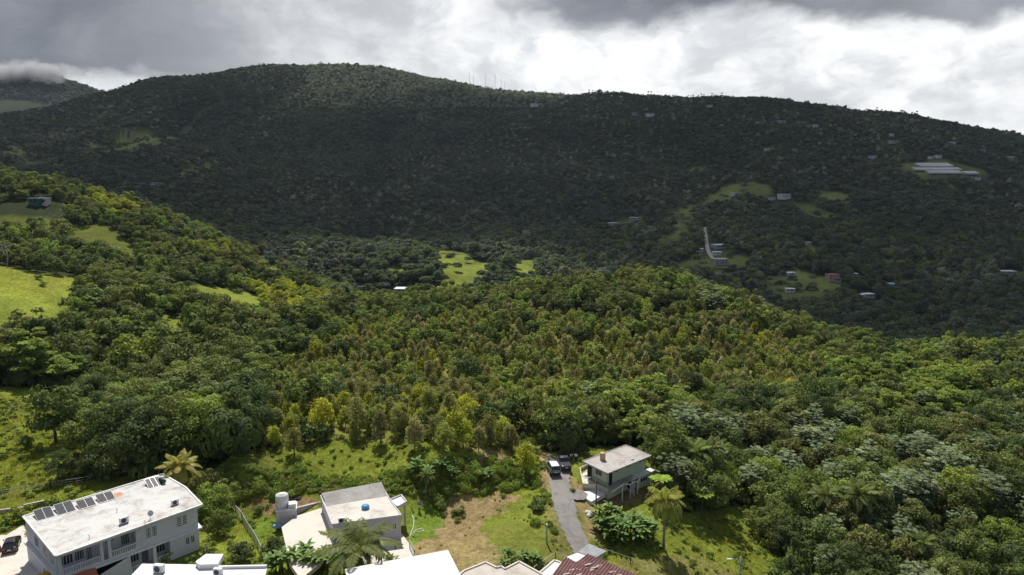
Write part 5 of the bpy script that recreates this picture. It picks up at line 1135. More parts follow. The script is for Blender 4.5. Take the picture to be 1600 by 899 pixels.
# ---------------------------------------------------------------- pale green hillside house
def green_house():
    z = 3.9; zg = -1.25; O = at_z(949, 740, z); C_ = at_z(1018, 712, z); a = local(O, C_)
    r = thing('hillside_house', 'pale green hillside house with grey concrete roof and white arched stair', 'house', (O[0], O[1], zg), a)
    P = [to_local(at_z(*p, z), O, a) for p in [(949,740),(1018,712),(978,695.6),(910,721)]]; h = z-zg; L = P[1][0]; D = P[3][1]; sk = P[3][0]/max(D, .1)
    rf = slab_poly(P, h-.2, h, 'roof', M['roofold'], r); k = MB()
    for p, q in zip(P[1:], P[2:]+P[:1]): k.beam((p[0], p[1], h+.03), (q[0], q[1], h+.03), .14, .10)
    k.build('roof_kerb', M['roofgrey'], rf)
    f1 = h-2.75; inn = .75
    up = [(inn, inn), (L-.8, inn), (L-.8+sk*(D-1.4), D-.6), (inn+sk*(D-1.4), D-.6)]; slab_poly(up, f1, h-.2, 'wall', M['greenwall'], r)
    lo = [(inn+.05, inn-.2), (L-.9, inn+.4), (L-.9+sk*(D-1.4), D-.65), (inn+sk*(D-1.4), D-.65)]; slab_poly(lo, -.8, f1-.1, 'lower_wall', M['cream'], r)
    MB().box(L*.68, L*.975, -.12, inn+.6, -.8, f1-.16).build('lower_wall', M['greenwall'], r); window(r, L*.73, L*.90, -.12, 1.1, 1.9, 3, frame='whitetrim'); MB().box(L*.54, L*.66, inn+.02, inn+.06, .0, f1-.3).build('opening', M['dark'], r)
    bal = [(0.15, -.35), (L*.52, -.35), (L*.52, inn+.1), (inn+.1, inn+.1), (inn+sk*(D-1.6), D-1.2), (.15+sk*(D-1.4), D-1.2)]
    slab_poly(bal, f1-.14, f1, 'balcony_floor', M['conc'], r)
    def rail(p, q, n, name='railing'):
        m = MB(); p = np.array(p, float); q = np.array(q, float); m.beam((*p[:2], p[2]+.9), (*q[:2], q[2]+.9), .05)
        for i in range(n+1): s = p+(q-p)*i/n; m.beam((s[0], s[1], s[2]), (s[0], s[1], s[2]+.9), .035)
        m.build(name, M['darkmetal'], r)
    rail((.2,-.3,f1), (L*.52,-.3,f1), 26); rail((.2,-.3,f1), (.2+sk*(D-1.6),D-1.3,f1), 18)
    window(r, inn+.08+.9, inn+.08+2.6, inn, f1+1.2, f1+2.2, 3, frame='greenwall') if False else None
    MB().box(inn+.55, inn+1.3, inn-.05, inn-.003, f1+.02, f1+2.15).build('door', M['dark'], r)
    # end wall facing the road (left): openings
    window(r, inn+.5, inn+2.6, inn+.12, f1+1.3, f1+2.25, 3, axis='y', frame='greenwall')
    MB().box(inn-.06+sk*3.6, inn+.05+sk*3.6, D*.72, D*.88, f1+.02, f1+2.2).build('door', M['dark'], r)
    for x0 in (L*.26, L*.50, L*.56, L*.80, L*.86): window(r, x0, x0+.42, inn, f1+1.75, f1+2.35, 2, frame='greenwall')
    # lower storey: verandah roof strip, columns, openings
    s = MB(); s.box(L*.66, L+.55, -.5, inn-.01, f1-.02, f1+.12); s.build('verandah_roof', M['whitetrim'], r)
    MB().box(L*.52+.02, L*.66, -.3, inn-.01, f1-.16, f1-.02).build('landing', M['concpale'], r)
    for cx in (L*.53, L*.67, L*.98): MB().box(cx, cx+.2, -.3, -.1, -.8, f1-.16).build('column', M['whitetrim'], r)
    for x0, x1, z0, z1 in [(L*.20,L*.34,.9,1.7),(L*.40,L*.50,1.0,2.0),(L*.55,L*.66,.2,2.2)]: window(r, x0, x1, inn-.16+.5*(x0/L), z0+.2, z1+.2, 3, frame='cream')
    # arched white stair frame in front
    m = MB(); zt = 1.4
    m.beam((.2,-.9,f1-.2), (L*.27,-.9,f1+.35), .16); m.beam((L*.27,-.9,f1+.35), (L*.42,-.9,f1-.25), .16); m.beam((L*.42,-.9,f1-.25), (L*.50,-1.0,f1+.0), .16); m.beam((L*.50,-1.0,f1), (L*.60,-1.0,f1-.3), .16); m.beam((L*.60,-1.0,f1-.3),(L*.66,-.6,f1-.1),.14)
    for cx, zz in ((L*.24, f1+.2), (L*.42, f1-.3), (L*.50, f1-.1), (L*.58, f1-.3)): m.beam((cx,-.95,-.8), (cx,-.95,zz), .13)
    m.build('stair_frame', M['whitetrim'], r)
    st_ = MB()
    for i in range(8): st_.box(L*.30+i*.28, L*.30+i*.28+.3, -.85, -.35, i*.0+f1-.3-i*.26, f1-.2-i*.26)
    st_.build('stair', M['conc'], r)
    c = at_z(941.5, 719, z); t = thing('rooftop_tank', 'beige cylindrical water tank on the grey roof of the hillside house', 'water tank', (c[0], c[1], z+.0)); m = MB(); m.lathe([(.46,0),(.48,.1),(.48,1.15),(.44,1.25)], 20); m.build('shell', M['tankbeige'], t, True); m = MB(); m.lathe([(.45,1.25),(.4,1.3),(.1,1.36)], 20); m.build('lid', M['tankbeige'], t, True)
    c = at_z(988, 718.5, z); m = MB(); m.lathe([(.28,0),(.3,.1),(.2,.25),(.05,.3)], 14); o = m.build('roof_vent', M['whitebright'], None, True); o.location = (c[0], c[1], z); tag(o, 'small white dome vent on the grey roof of the hillside house', 'vent')
    # walled white entrance terrace by the road and pale apron
    T = [at_z(*p, -.2) for p in [(906,741),(916,736),(945,752),(950,768),(911,766)]]
    t = thing('entrance_terrace', 'cream walled entrance terrace left of the hillside house', 'terrace', (T[0][0], T[0][1], -1.6)); Q = [(p[0]-T[0][0], p[1]-T[0][1]) for p in T]
    if sum(x0*y1-x1*y0 for (x0, y0), (x1, y1) in zip(Q, Q[1:]+Q[:1])) < 0: Q = Q[::-1]
    slab_poly(Q, -.4, 1.9, 'base', M['cream'], t); slab_poly(shrink(Q, .15), 1.9, 1.95, 'floor', M['concpale'], t); m = MB()
    for p, q in zip(Q, Q[1:]+Q[:1]): m.beam((p[0], p[1], 2.25), (q[0], q[1], 2.25), .14, .7)
    m.build('parapet', M['cream'], t)
    paved('apron', [(911,768),(938,764),(946,772),(938,776),(924,784),(912,777)], M['whitebright'])
green_house()

# ---------------------------------------------------------------- poles, fences, small things
def pole(px, py, H, lab, lamp=True, z=None, side=-1, r=.11, mat='wood'):
    c = hit(px, py) if z is None else at_z(px, py, z); t = thing('utility_pole', lab, 'pole', tuple(c)); MB().tube([(0,0,-.6),(0,0,H)], [r*1.2, r*.8], 10).build('shaft', M[mat], t, True)
    if lamp:
        MB().tube([(0,0,H-.6),(side*.8,0,H-.35),(side*1.5,0,H-.4)], .035, 8).build('lamp_arm', M['alu'], t, True); MB().box(side*1.5-.4, side*1.5+.25, -.12, .12, H-.48, H-.32).build('lamp_head', M['whitetrim'], t, bevel=.04)
    m = MB(); m.box(-.09,.09,-.09,.09,H-1.3,H-1.0); m.build('bracket', M['darkmetal'], t); return t
pole(931, 803, 6.4, 'tall wooden utility pole with street lamp arm in front of the hillside house')
c = at_z(1153, 899, -7); pole(1154, 935, 6.2, 'grey lamp post with white lamp head at the bottom edge right of the coconut palm', mat='galv')
t = pole(854, 848, 2.6, 'short grey post with white cap on the lawn left of the road', False, r=.12, mat='galv'); MB().lathe([(.15,2.6),(.15,2.85),(.05,2.9)], 10).build('cap', M['whitetrim'], t)
def fence(pts, lab, H=1.5, step=2.4, name='wire_fence', mat='galv', rails=(1.0, .66, .33, .04), mesh=False, group=None):
    P = [hit(*p) for p in pts]; t = thing(name, lab, 'fence', tuple(P[0]), group=group); w = MB(); O = P[0]
    for p, q in zip(P[:-1], P[1:]):
        L = math.hypot(q[0]-p[0], q[1]-p[1]); n = max(1, int(L/step)); pts2 = []
        for i in range(n+1):
            x, y = p[0]+(q[0]-p[0])*i/n, p[1]+(q[1]-p[1])*i/n; z = gz(x, y)-O[2]; pts2.append((x-O[0], y-O[1], z)); MB().beam((x-O[0], y-O[1], z-.3), (x-O[0], y-O[1], z+H), .09).build('post', M[mat], t)
        for a_, b_ in zip(pts2[:-1], pts2[1:]):
            for f in rails: w.beam((a_[0], a_[1], a_[2]+H*f-.02), (b_[0], b_[1], b_[2]+H*f-.02), .05 if f == 1.0 else .022)
            if mesh:
                for j in range(1, 12): s = j/12; x, y, z = [a_[k]+(b_[k]-a_[k])*s for k in range(3)]; w.beam((x, y, z+.03), (x, y, z+H-.03), .02)
    w.build('wires', M['galv'], t); return t
fence([(348,767),(378,812),(409,868)], 'long wire mesh fence running down beside the lawn right of the two storey house', 1.3, mesh=True)
fence([(0,778),(80,764),(160,752),(248,741)], 'low wire fence behind the long white roof', 1.2, 3.0)
fence([(640,858),(648,872)], 'short fence at the edge of the tan slope beside the bright white roof', 1.3, 1.5, mesh=True)
fence([(945,868),(985,882),(1030,899)], 'pale pipe railing running right from the maroon roofed house', 1.0, 3.2, 'pipe_railing', 'whitetrim', (1.0,))
fence([(835,897),(868,874),(884,880)], 'pale pipe railing left of the maroon roofed house', 1.1, 2.4, 'pipe_railing', 'whitetrim', (1.0, .5))
fence([(154,884),(190,880),(197,884)], 'grey mesh fence below the front gate of the long grey house', 1.2, 1.6, mesh=True)
def wall_line(p, q, z, h, lab):
    a0 = hit(*p); a1 = hit(*q); an = local(a0, a1); L = float(np.hypot(*(a1-a0)[:2])); m = MB(); m.box(0, L, -.1, .1, -.5, h); m.box(-.04, L+.04, -.14, .14, h, h+.08); o = m.build('low_wall', M['conc']); o.location = (a0[0], a0[1], min(a0[2], a1[2])); o.rotation_euler.z = an; tag(o, lab, 'wall')
wall_line((38,796), (78,787), 0, .7, 'low grey concrete wall behind the solar panel end of the long white roof'); wall_line((0,803), (36,797), 0, .6, 'low grey wall at the left edge behind the parked cars')
# hose, pipe, tarpaulin, post box, rubbish
def hose(pts, lab, r=.05, mat='whitetrim', nm='garden_hose'):
    P = [hit(*p) for p in pts]; m = MB(); m.tube([(p[0], p[1], gz(p[0], p[1])+r*.8) for p in P], r, 6); o = m.build(nm, M[mat], None, True); tag(o, lab, 'hose')
hose([(644,806),(647,812),(646,824),(642,833),(640,842)], 'pale pipe lying down the lawn right of the single storey house'); hose([(641,838),(650,829),(660,826),(662,830),(652,832)], 'pale hose looped across the lawn at the foot of the first pipe')
hose([(656,784),(667,784),(670,778),(676,785),(684,786)], 'pale green pipe between the blue tarpaulin and the bushes', .05, 'bluetarp')
c = hit(662, 770); m = MB(); m.lathe([(.35,0),(.55,.12),(.5,.4),(.2,.6),(.05,.62)], 12); o = m.build('tarpaulin_heap', M['bluetarp'], None, True); o.location = c; o.scale = (1.1,.7,.8); tag(o, 'pale blue tarpaulin heap below the planted bank, right of the porch', 'tarpaulin')
c = hit(655, 799); t = thing('meter_post', 'white meter box with dark hood on a short post at the lawn edge', 'meter box', tuple(c)); MB().box(-.07,.07,-.07,.07,-.3,.6).build('post', M['darkmetal'], t); MB().box(-.2,.2,-.14,.14,.6,1.15).build('box', M['whitetrim'], t, bevel=.02); MB().box(-.22,.22,-.16,.16,1.15,1.3).build('collar', M['darkmetal'], t); MB().box(-.18,.18,-.13,.13,1.3,1.55).build('upper_box', M['shirt_g'], t, bevel=.02); MB().prism([(-.22,-.17),(.22,-.17),(.22,.17),(-.22,.17)], 1.55, 1.66).build('hood', M['darkmetal'], t)
c = hit(596, 876); t = MB().box(-.09,.09,-.09,.09,-.2,2.2).build('post', M['darkmetal']); t.location = c; tag(t, 'dark upright post on the pale terrace right of the coconut palm', 'post')
for i, (px, py, s) in enumerate([(918,802,.45),(922,804,.55),(925,803,.4),(920,807,.4)]):
    c = hit(px, py); m = MB(); n = 10; m.lathe([(s*.7,0),(s,.2*s),(s*.8,.7*s),(s*.3,1.0*s),(s*.08,1.15*s)], 9); o = m.build('rubbish_bag', M['tank'], None, True); o.location = c; o.rotation_euler.z = i; tag(o, ['leftmost white rubbish bag of the pile beside the road', 'largest white rubbish bag in the middle of the roadside pile', 'rightmost white rubbish bag of the pile beside the road', 'white rubbish bag at the front of the roadside pile'][i], 'rubbish bag', 'white bags beside the road')
for i, (px, py) in enumerate([(458,777),(461,779),(465,778),(463,781),(468,780)]):
    c = hit(px, py); m = MB(); m.lathe([(.16,0),(.3,.0),(.33,.1),(.3,.2),(.16,.2)], 14); o = m.build('tyre', M['tyre'], None, True); o.location = c; tag(o, 'old dark tyre in the heap behind the white water tank', 'tyre', 'old tyres behind the tank')

# ---------------------------------------------------------------- two people by the pickup
def person(px, py, lab, shirt, rz=0.0, raise_arm=False):
    c = hit(px, py); root = thing('person', lab, 'person', (c[0], c[1], c[2]), rz)
    def skin(name, V, E_, Rr, mat, parent=root, lv=1):
        me = bpy.data.meshes.new(name); me.from_pydata(V, E_, []); o = link(name, me, parent); me.materials.append(mat)
        o.modifiers.new('skin', 'SKIN'); sv = me.skin_vertices[0].data
        for i, r_ in enumerate(Rr): sv[i].radius = (r_, r_)
        sv[0].use_root = True; sm = o.modifiers.new('sub', 'SUBSURF'); sm.levels = lv; sm.render_levels = lv; return o
    ra = [(.24,0,1.38),(.34,-.12,1.55),(.28,-.25,1.74),(.27,-.27,1.82)] if raise_arm else [(.21,0,1.40),(.27,.02,1.13),(.26,-.05,.88),(.26,-.07,.79)]
    V = [(0,0,.95),(0,0,1.15),(0,0,1.38),(0,0,1.50),(0,-.01,1.60),(0,-.01,1.70),
         (-.10,0,.88),(-.11,-.02,.50),(-.12,.01,.09),(-.12,-.14,.04), (.10,0,.88),(.11,-.02,.50),(.12,.01,.09),(.12,-.14,.04),
         (-.21,0,1.40),(-.27,.02,1.13),(-.26,-.05,.88),(-.26,-.07,.79)]+ra
    E_ = [(0,1),(1,2),(2,3),(3,4),(4,5),(0,6),(6,7),(7,8),(8,9),(0,10),(10,11),(11,12),(12,13),(2,14),(14,15),(15,16),(16,17),(2,18),(18,19),(19,20),(20,21)]
    Rr = [.14,.13,.15,.055,.085,.075, .095,.06,.042,.035,.095,.06,.042,.035,.055,.042,.03,.028,.055,.042,.03,.028]
    skin('body', V, E_, Rr, M['skin'])
    tv = [V[0],V[1],V[2],(0,0,1.44)]+[V[14],V[15]]+[V[18],V[19]]; skin('shirt', tv, [(0,1),(1,2),(2,3),(2,4),(4,5),(2,6),(6,7)], [.158,.15,.172,.10,.075,.056,.075,.056], shirt)
    skin('trousers', [(0,0,.96),(-.10,0,.86),(-.11,-.02,.50),(-.12,.01,.12),(.10,0,.86),(.11,-.02,.50),(.12,.01,.12)], [(0,1),(1,2),(2,3),(0,4),(4,5),(5,6)], [.155,.11,.078,.06,.11,.078,.06], M['trousers'])
    h = MB(); h.lathe([(.098,1.62),(.108,1.68),(.095,1.76),(.05,1.81),(.01,1.82)], 16, (0,.012)); h.build('hair', M['hair'], root, True)
    for s in (-1, 1): MB().tube([(s*.12,.05,.03),(s*.12,-.17,.03)], [.05,.042], 8).build('shoe', M['dark'], root, True)
    return root
person(892.5, 722, 'person in a light grey shirt and dark trousers with one arm raised, nearer the pickup', M['shirt_g'], R(25), True)
person(899.8, 722, 'person in a white shirt and dark trousers standing in the shade, farther from the pickup', M['shirt_w'], R(-20))
# ---------------------------------------------------------------- planted trees, palms, shrubs that the photo shows singly
def pl(key, px, py, s, lab, cat, **k):
    c = hit(px, py); return place(key, c[0], c[1], s, lab, cat, **k)
c = at_z(559, 850, 6.2); place('palmbig', c[0], c[1], 1.50, 'tall green coconut palm at the bottom in front of the single storey house', 'palm', sz=.55, variant=0)
pl('palmbig', 1037, 858, .95, 'coconut palm with drooping yellow green fronds casting a star shadow on the lawn', 'palm', variant=1)
c = at_z(280, 716, 8.2); place('palmy', c[0], c[1], 1.12, 'palm with yellow dying fronds at the end of the long white roof', 'palm')
for i, (px, py, s, l) in enumerate([(1088,775,1.15,'dark feathery palm right of the hillside house, nearer the house'), (1112,768,1.15,'dark feathery palm right of the hillside house, farther from the house'),
    (1290,835,1.0,'feathery palm rising from the dense wood, left of a pair'), (1335,838,1.15,'taller feathery palm rising from the dense wood, right of a pair'), (1210,745,.8,'small palm among the silvery trees'), (1500,640,.9,'palm crown on the slope near the right edge'),
    (415,575,.95,'palm crown poking out above the trees left of the plantation'), (240,700,.85,'small palm half hidden by the tall trees behind the long white roof'), (180,480,.9,'palm at the edge of the bright hill meadow'), (1440,900,.8,'low bright palm in the lower right corner'), (665,775,.5,'small palm on the planted bank above the tan slope')]):
    pl('palm', px, py, s, l, 'palm')
for i, (px, py, s, l) in enumerate([(1030,790,1.0,'bright green tree fern behind the coconut palm by the hillside house'), (1096,812,.95,'bright green tree fern right of the coconut palm'), (1252,810,.9,'bright tree fern in the wood beside the palm pair'), (1030,712,.9,'light green tree fern right behind the hillside house roof'), (595,660,.8,'light tree fern among the front plantation trees')]):
    pl('fern', px, py, s, l, 'tree fern')
for i, (px, py) in enumerate([(943,824),(953,832),(965,826),(977,830),(989,832),(950,842),(963,845),(977,845),(1000,838),(990,848),(1008,848),(972,855),(938,834),(957,818),(1000,852),(1014,838)]):
    pl('banana', px, py, RNG.uniform(.62, .88), 'banana plant in the grove between the hillside house and the coconut palm', 'banana plant', group='banana grove by the hillside house')
for i, (px, py) in enumerate([(462,888),(480,893),(500,895),(520,892),(538,897),(445,893),(430,897),(610,897),(505,880),(475,878)]):
    pl('banana', px, py, RNG.uniform(.55, .8), 'banana plant in the row below the pale patio', 'banana plant', group='banana row below the patio')
for i, (px, py) in enumerate([(785,893),(800,888),(822,886),(792,881),(838,884)]):
    pl('banana', px, py, RNG.uniform(.4, .6), 'small banana plant behind the zigzag grey roof', 'banana plant', group='plants behind the zigzag roof')
for i, (px, py) in enumerate([(693,740),(705,748),(650,742),(762,754),(668,752),(1370,893),(1390,890),(1404,896)]):
    pl('banana', px, py, RNG.uniform(.5, .75), 'banana plant on the planted bank above the yard' if px < 900 else 'banana plant at the bottom edge of the dense wood', 'banana plant', group='banana plants on the bank' if px < 900 else 'banana plants at the bottom right')
pl('round', 378, 874, 1.0, 'round dark glossy tree left of the wire fence, below the lawn', 'tree'); pl('round', 429, 866, 1.0, 'round dark glossy tree right of the wire fence beside the patio', 'tree')
for px, py, s, k, l in [(404,800,.9,'bush','small shrub on the lawn inside the wire fence'), (328,866,1.0,'bush','round shrub at the right end of the long grey house'), (328,880,.8,'bushy','low shrub in front of the round shrub'), (298,885,1.1,'bushy','yellowish shrub behind the raised white roof block'), (262,880,1.0,'bushy','yellowish hedge shrub before the grey house'),
    (843,797,1.3,'bush','dark shrub on the grass bank left of the road'), (713,806,1.1,'bush','small dark tree at the top of the tan slope'), (686,795,1.3,'bush','taller dark shrub at the left of the tan slope'), (714,816,.6,'bushy','tiny green shrub on the tan slope'), (895,768,.5,'bush','tiny dark shrub between road and drive'),
    (60,437,1.6,'bush','lone dark shrub on the bright hill meadow'), (68,448,1.3,'bush','smaller shrub just below the lone one on the hill meadow'), (85,790,1.2,'bushy','low plant behind the wall at the solar panel end'), (28,815,1.6,'bushy','yellowish bush at the back of the parking area'), (815,885,1.6,'bush','dark bush behind the zigzag roof'), (745,745,1.3,'bushy','bright shrub beside the red earth of the bank')]:
    pl(k, px, py, s, l, 'shrub')
for i, (px, py, s, k) in enumerate([(88,692,1.25,'b_mid'),(92,752,.55,'b_dark'),(185,745,.6,'b_olive'),(132,745,.4,'b_mid'),(822,742,1.0,'s_yellow'),(884,704,.95,'vine'),(40,700,.3,'b_mid'),(350,795,.5,'b_mid'),(335,812,.65,'b_bright'),(342,838,.42,'b_mid'),(322,778,.5,'b_olive')]):
    pl(k, px, py, s, ['big mid green tree standing alone in the lower left meadow', 'small dark tree at the foot of the lower left meadow', 'small olive tree behind the long white roof', 'very small green tree beside the fence behind the long white roof', 'bright leafy tree on the bank just left of the parked silver car', 'tree draped in dark vines directly behind the parked pickup', 'tiny green tree at the left edge of the lower meadow',
        'green tree right of the long white roof, upper one', 'bright tree right of the long white roof, middle one', 'green tree right of the long white roof, lowest one', 'olive tree at the right corner of the long white roof'][i], 'tree')
# slender trees standing singly on the mown field
for i, (px, py, s, k) in enumerate([(595,692,1.0,'s_brown'),(622,682,.9,'s_olive'),(648,703,1.0,'s_brown'),(678,690,.7,'s_olive'),(694,702,.9,'s_mid'),(505,672,1.15,'s_yellow'),(724,700,.95,'s_yellow'),(748,706,.8,'s_brown'),(785,690,.9,'s_yellow'),(800,704,.7,'s_olive'),(460,712,.9,'s_olive'),(430,700,.7,'s_yellow'),(556,690,.5,'s_mid'),(828,668,1.3,'s_brown'),(540,668,.7,'s_yellow'),(765,698,.7,'s_brown')]):
    t, wd = TONE[k]; pl(k, px, py, s, '%s slender tree standing singly on the mown field, number %s from the left' % (t, 'x') if False else '%s slender tree at the front edge of the mown field, %s' % (t, ['below the plantation middle','right of brown one','farthest forward onto the grass','with thin see through crown','over its own round shadow','brightest at the left','above the tan patch','beside the tan patch','by the bank tree','just above the bank','leftmost and low','left end and small','very thin and short','tallest and darkest','thin and behind','low above the tan patch'][i]), 'tree')
# bare pale tree at the left edge
def bare_tree():
    c = hit(12, 418); t = thing('bare_tree', 'leafless pale tree at the left edge above the bright meadow', 'tree', tuple(c)); m = MB(); rr = random.Random(4)
    def br(p, d, l, r, k):
        q = p+d*l; m.tube([p, (p+q)/2+Vector((rr.uniform(-.1,.1),)*3)*l*.3, q], [r, r*.8, r*.6], 6)
        if k:
            for _ in range(3): br(q, (d+Vector((rr.uniform(-.7,.7), rr.uniform(-.7,.7), rr.uniform(-.1,.5)))).normalized(), l*.68, r*.6, k-1)
    br(Vector((0,0,-.4)), Vector((.08,0,1)), 4.2, .28, 4); m.build('branches', M['whitetrim'] if False else BARKP, t, True)
bare_tree()
for e in (('dead_snag', 211, 418, 7),):
    c = hit(e[1], e[2]); m = MB(); m.tube([(0,0,-.5),(.2,0,e[3]*.6),(.1,0,e[3])], [.25,.18,.08], 7); m.tube([(.18,0,e[3]*.6),(1.0,.2,e[3]*.8)], [.1,.04], 5); o = m.build(e[0], BARKP, None, True); o.location = c; tag(o, 'thin dead pale trunk rising from the dark wood above the meadow', 'dead tree')

# scrub on banks and edges, and rough grass: ground cover nobody could count
lib('scrub', [(g_bush(1.2, .9, 12, 40), LM['mid'], B), (g_bush(1.3, 1.1, 12, 40), LM['bright'], B), (g_bush(1.1, 1.0, 12, 40), LM['dark'], B), (g_bush(1.0, .8, 10, 40), LM['olive'], B), (g_vine(None, 1.2, 1.6, 14, 34), LM['bright'], B), (g_bush(1.0, .8, 10, 40), LM['yellow'], B)])
lib('tuft', [(g_tuft(24, .30, .5), LM['grass'], B), (g_tuft(26, .24, .6), LM['grass'], B), (g_tuft(22, .26, .5), LM['drygrass'], B), (g_bush(.5, .35, 6, 26, .2, .13), LM['bright'], B)])
lib('straw', [(g_tuft(26, .3, .7, .06), LM['drygrass'], B)])
bank = [hit(*p)[:2] for p in [(355,748),(400,752),(450,753),(520,754),(600,755),(660,752),(720,745),(780,735),(830,728)]]
x, y = jgrid(-95, 75, 80, 150, .95); wx = proj(x, y, G(x, y))
k1 = (dist_line(bank, x, y) < 1.5+1.8*fbm(x/5, y/5, 3, 7)) & (RNG.uniform(size=len(x)) < .9)
k2 = inside(wpoly([(640,748),(700,740),(760,742),(838,712),(845,745),(862,790),(850,792),(815,765),(760,768),(720,778),(690,790),(665,770)]), x, y) & (RNG.uniform(size=len(x)) < .55)
k3 = inside(wpoly([(300,745),(340,755),(350,780),(366,812),(350,838),(325,832),(318,790)]), x, y) & (RNG.uniform(size=len(x)) < .6)
k4 = inside(wpoly([(925,845),(1000,850),(1060,848),(1160,800),(1200,812),(1215,850),(1225,900),(1170,900),(1120,882),(1040,866),(960,872),(930,865)]), x, y) & (RNG.uniform(size=len(x)) < np.where(wx[0] > 1070, .22, .5))
k5 = inside(wpoly([(300,738),(340,742),(352,722),(392,712),(372,742),(340,765),(318,770)]), x, y) & (RNG.uniform(size=len(x)) < .6)
k6 = inside(wpoly([(808,790),(845,788),(868,826),(878,860),(850,840),(825,815)]), x, y) & (RNG.uniform(size=len(x)) < .4)
k7 = inside(wpoly([(775,885),(800,878),(862,876),(850,890),(800,892)]), x, y)
k = k1 | k2 | k3 | k4 | k5 | k6 | k7; X, Y = x[k], y[k]
sc_ = np.where((k4 | k6)[k], RNG.uniform(.25, .5, k.sum()), RNG.uniform(.3, .68, k.sum()))
stuff('undergrowth', 'scrub', np.column_stack([X, Y, G(X, Y)-.08]), sc_, np.where(k4[k] | k3[k] | k6[k], RNG.choice([0,1,1,4,5], k.sum()), RNG.choice([0,3,1,4,4,4,1], k.sum())), zs=RNG.uniform(.45, 1.1, int(k.sum())), label='tangled green scrub on the banks and lawn edges', cat='scrub')
# scrub inside the edge of the woods, under the crowns
x, y = jgrid(-230, 230, 84, 236, 2.6); px, py = proj(x, y, G(x, y)); k = (np.abs(x/y) < .84) & ~ground_excl(x, y); x, y = x[k], y[k]; inpl = inside(Z['plant'], x, y)
stuff('wood_understorey', 'scrub', np.column_stack([x, y, G(x, y)-.1]), RNG.uniform(.8, 2.0, len(x))*np.where(inpl, .55, 1.2), np.where(inpl, RNG.choice([0,1,3,5,5], len(x)), RNG.choice([0,2,2,2,3,3], len(x))), zs=RNG.uniform(.9, 2.0, len(x)), label='leafy understorey filling the gaps between the near trees', cat='scrub')
# meadows
x, y = jgrid(-130, 80, 78, 160, .62); k = (zone_any(['yard', 'left_meadow'], x, y)); x, y = x[k], y[k]
bad = np.zeros(len(x), bool)
for o in [((640,885),(652,850),(676,812),(696,788),(720,780),(757,784),(752,802),(748,826),(765,850),(776,884),(740,905),(650,905))]: bad |= inside(wpoly(o), x, y) & (RNG.uniform(size=len(x)) < .8)
bad |= dist_line(ROAD, x, y) < 2.3
for cx, cy, r in [(-54, 88, 11.5), (-22, 95, 7.5), (17, 106, 5.5)]: bad |= np.hypot(x-cx, y-cy) < r
bad |= inside(wpoly([(-60,838),(10,836),(36,820),(44,836),(100,900),(-60,940)]), x, y) | inside(wpoly([(440,824),(464,806),(502,794),(522,842),(500,880),(452,885)]), x, y) | inside(wpoly([(560,860),(627,833),(650,870),(600,890)]), x, y) | inside(wpoly([(765,820),(800,812),(840,840),(860,876),(790,880)]), x, y) | inside(wpoly([(838,708),(905,708),(905,775),(930,800),(925,860),(890,870),(855,770)]), x, y) | (RNG.uniform(size=len(x)) < .35)
x, y = x[~bad], y[~bad]; px, py = proj(x, y, G(x, y)); short = (px > 640) & (py > 780) & (px < 900)
stuff('rough_grass', 'tuft', np.column_stack([x, y, G(x, y)-.02]), np.where(short, .45, RNG.uniform(.5, 1.25, len(x)))*np.where(px < 150, 1.3, 1), RNG.choice([0,0,0,0,1,1,1,2,2,3], len(x)), label='uneven yellow green grass on the meadows and lawns', cat='grass')
x, y = jgrid(-260, -60, 190, 300, 1.4); k = zone_any(['top_meadow', 'strip_meadow', 'gap_meadow'], x, y); x, y = x[k], y[k]
stuff('hill_meadow_grass', 'tuft', np.column_stack([x, y, G(x, y)-.02]), RNG.uniform(.5, 1.1, len(x)), RNG.choice([0,1,0,1,2], len(x)), label='tall bright yellow green grass on the hill meadow', cat='grass')

# ---------------------------------------------------------------- houses and other buildings far off
def far_house(px, py, w, h, lab, wall='farwhite', roof='whitebright', d=None, two=False, rz=None, name='hillside_cottage', group=None, gable=False):
    """w, h: size in metres; a walled block with roof slab, windows and door"""
    c = hit(px, py); D = d or w*.7; rz = RNG.uniform(-.3, .3) if rz is None else rz; t = thing(name, lab, 'house', (c[0], c[1], c[2]+.3), rz, group)
    MB().box(-w/2, w/2, -D/2, D/2, -3.5, h).build('wall', M[wall], t)
    if gable: m = MB(); m.add([(-w/2-.4,-D/2-.5,h),(w/2+.4,-D/2-.5,h),(w/2+.4,D/2+.5,h),(-w/2-.4,D/2+.5,h),(-w/2-.4,0,h+D*.2),(w/2+.4,0,h+D*.2)], [(0,3,2,1),(0,1,5,4),(2,3,4,5),(1,2,5),(3,0,4)]); m.build('roof', M[roof], t)
    else: MB().box(-w/2-.4, w/2+.4, -D/2-.5, D/2+.5, h, h+.3).build('roof', M[roof], t)
    n = max(2, int(w/3.2))
    for lv in range(2 if two else 1):
        for i in range(n):
            x0 = -w/2+w*(i+.3)/n; z0 = h-1.9-lv*2.9
            m = MB(); m.box(x0, x0+w*.42/n, -D/2-.06, -D/2+.02, z0, z0+1.15); m.build('window', M['pane'], t)
    MB().box(w*.02, w*.02+1.0, -D/2-.08, -D/2+.01, h-2.6-(2.9 if two else 0)+0, h-.5-(2.9 if two else 0)).build('door', M['darkmetal'], t); return t
for e in FH: far_house(e[0], e[1], e[2], e[3], e[4].replace('watermark side', 'right edge'), e[5], e[6], two=e[7], gable=e[6] == 'farteal')
t = far_house(1308, 440, 7, 3.2, 'blue roofed wing at the right of the pink house', 'farpink', 'farblue'); 
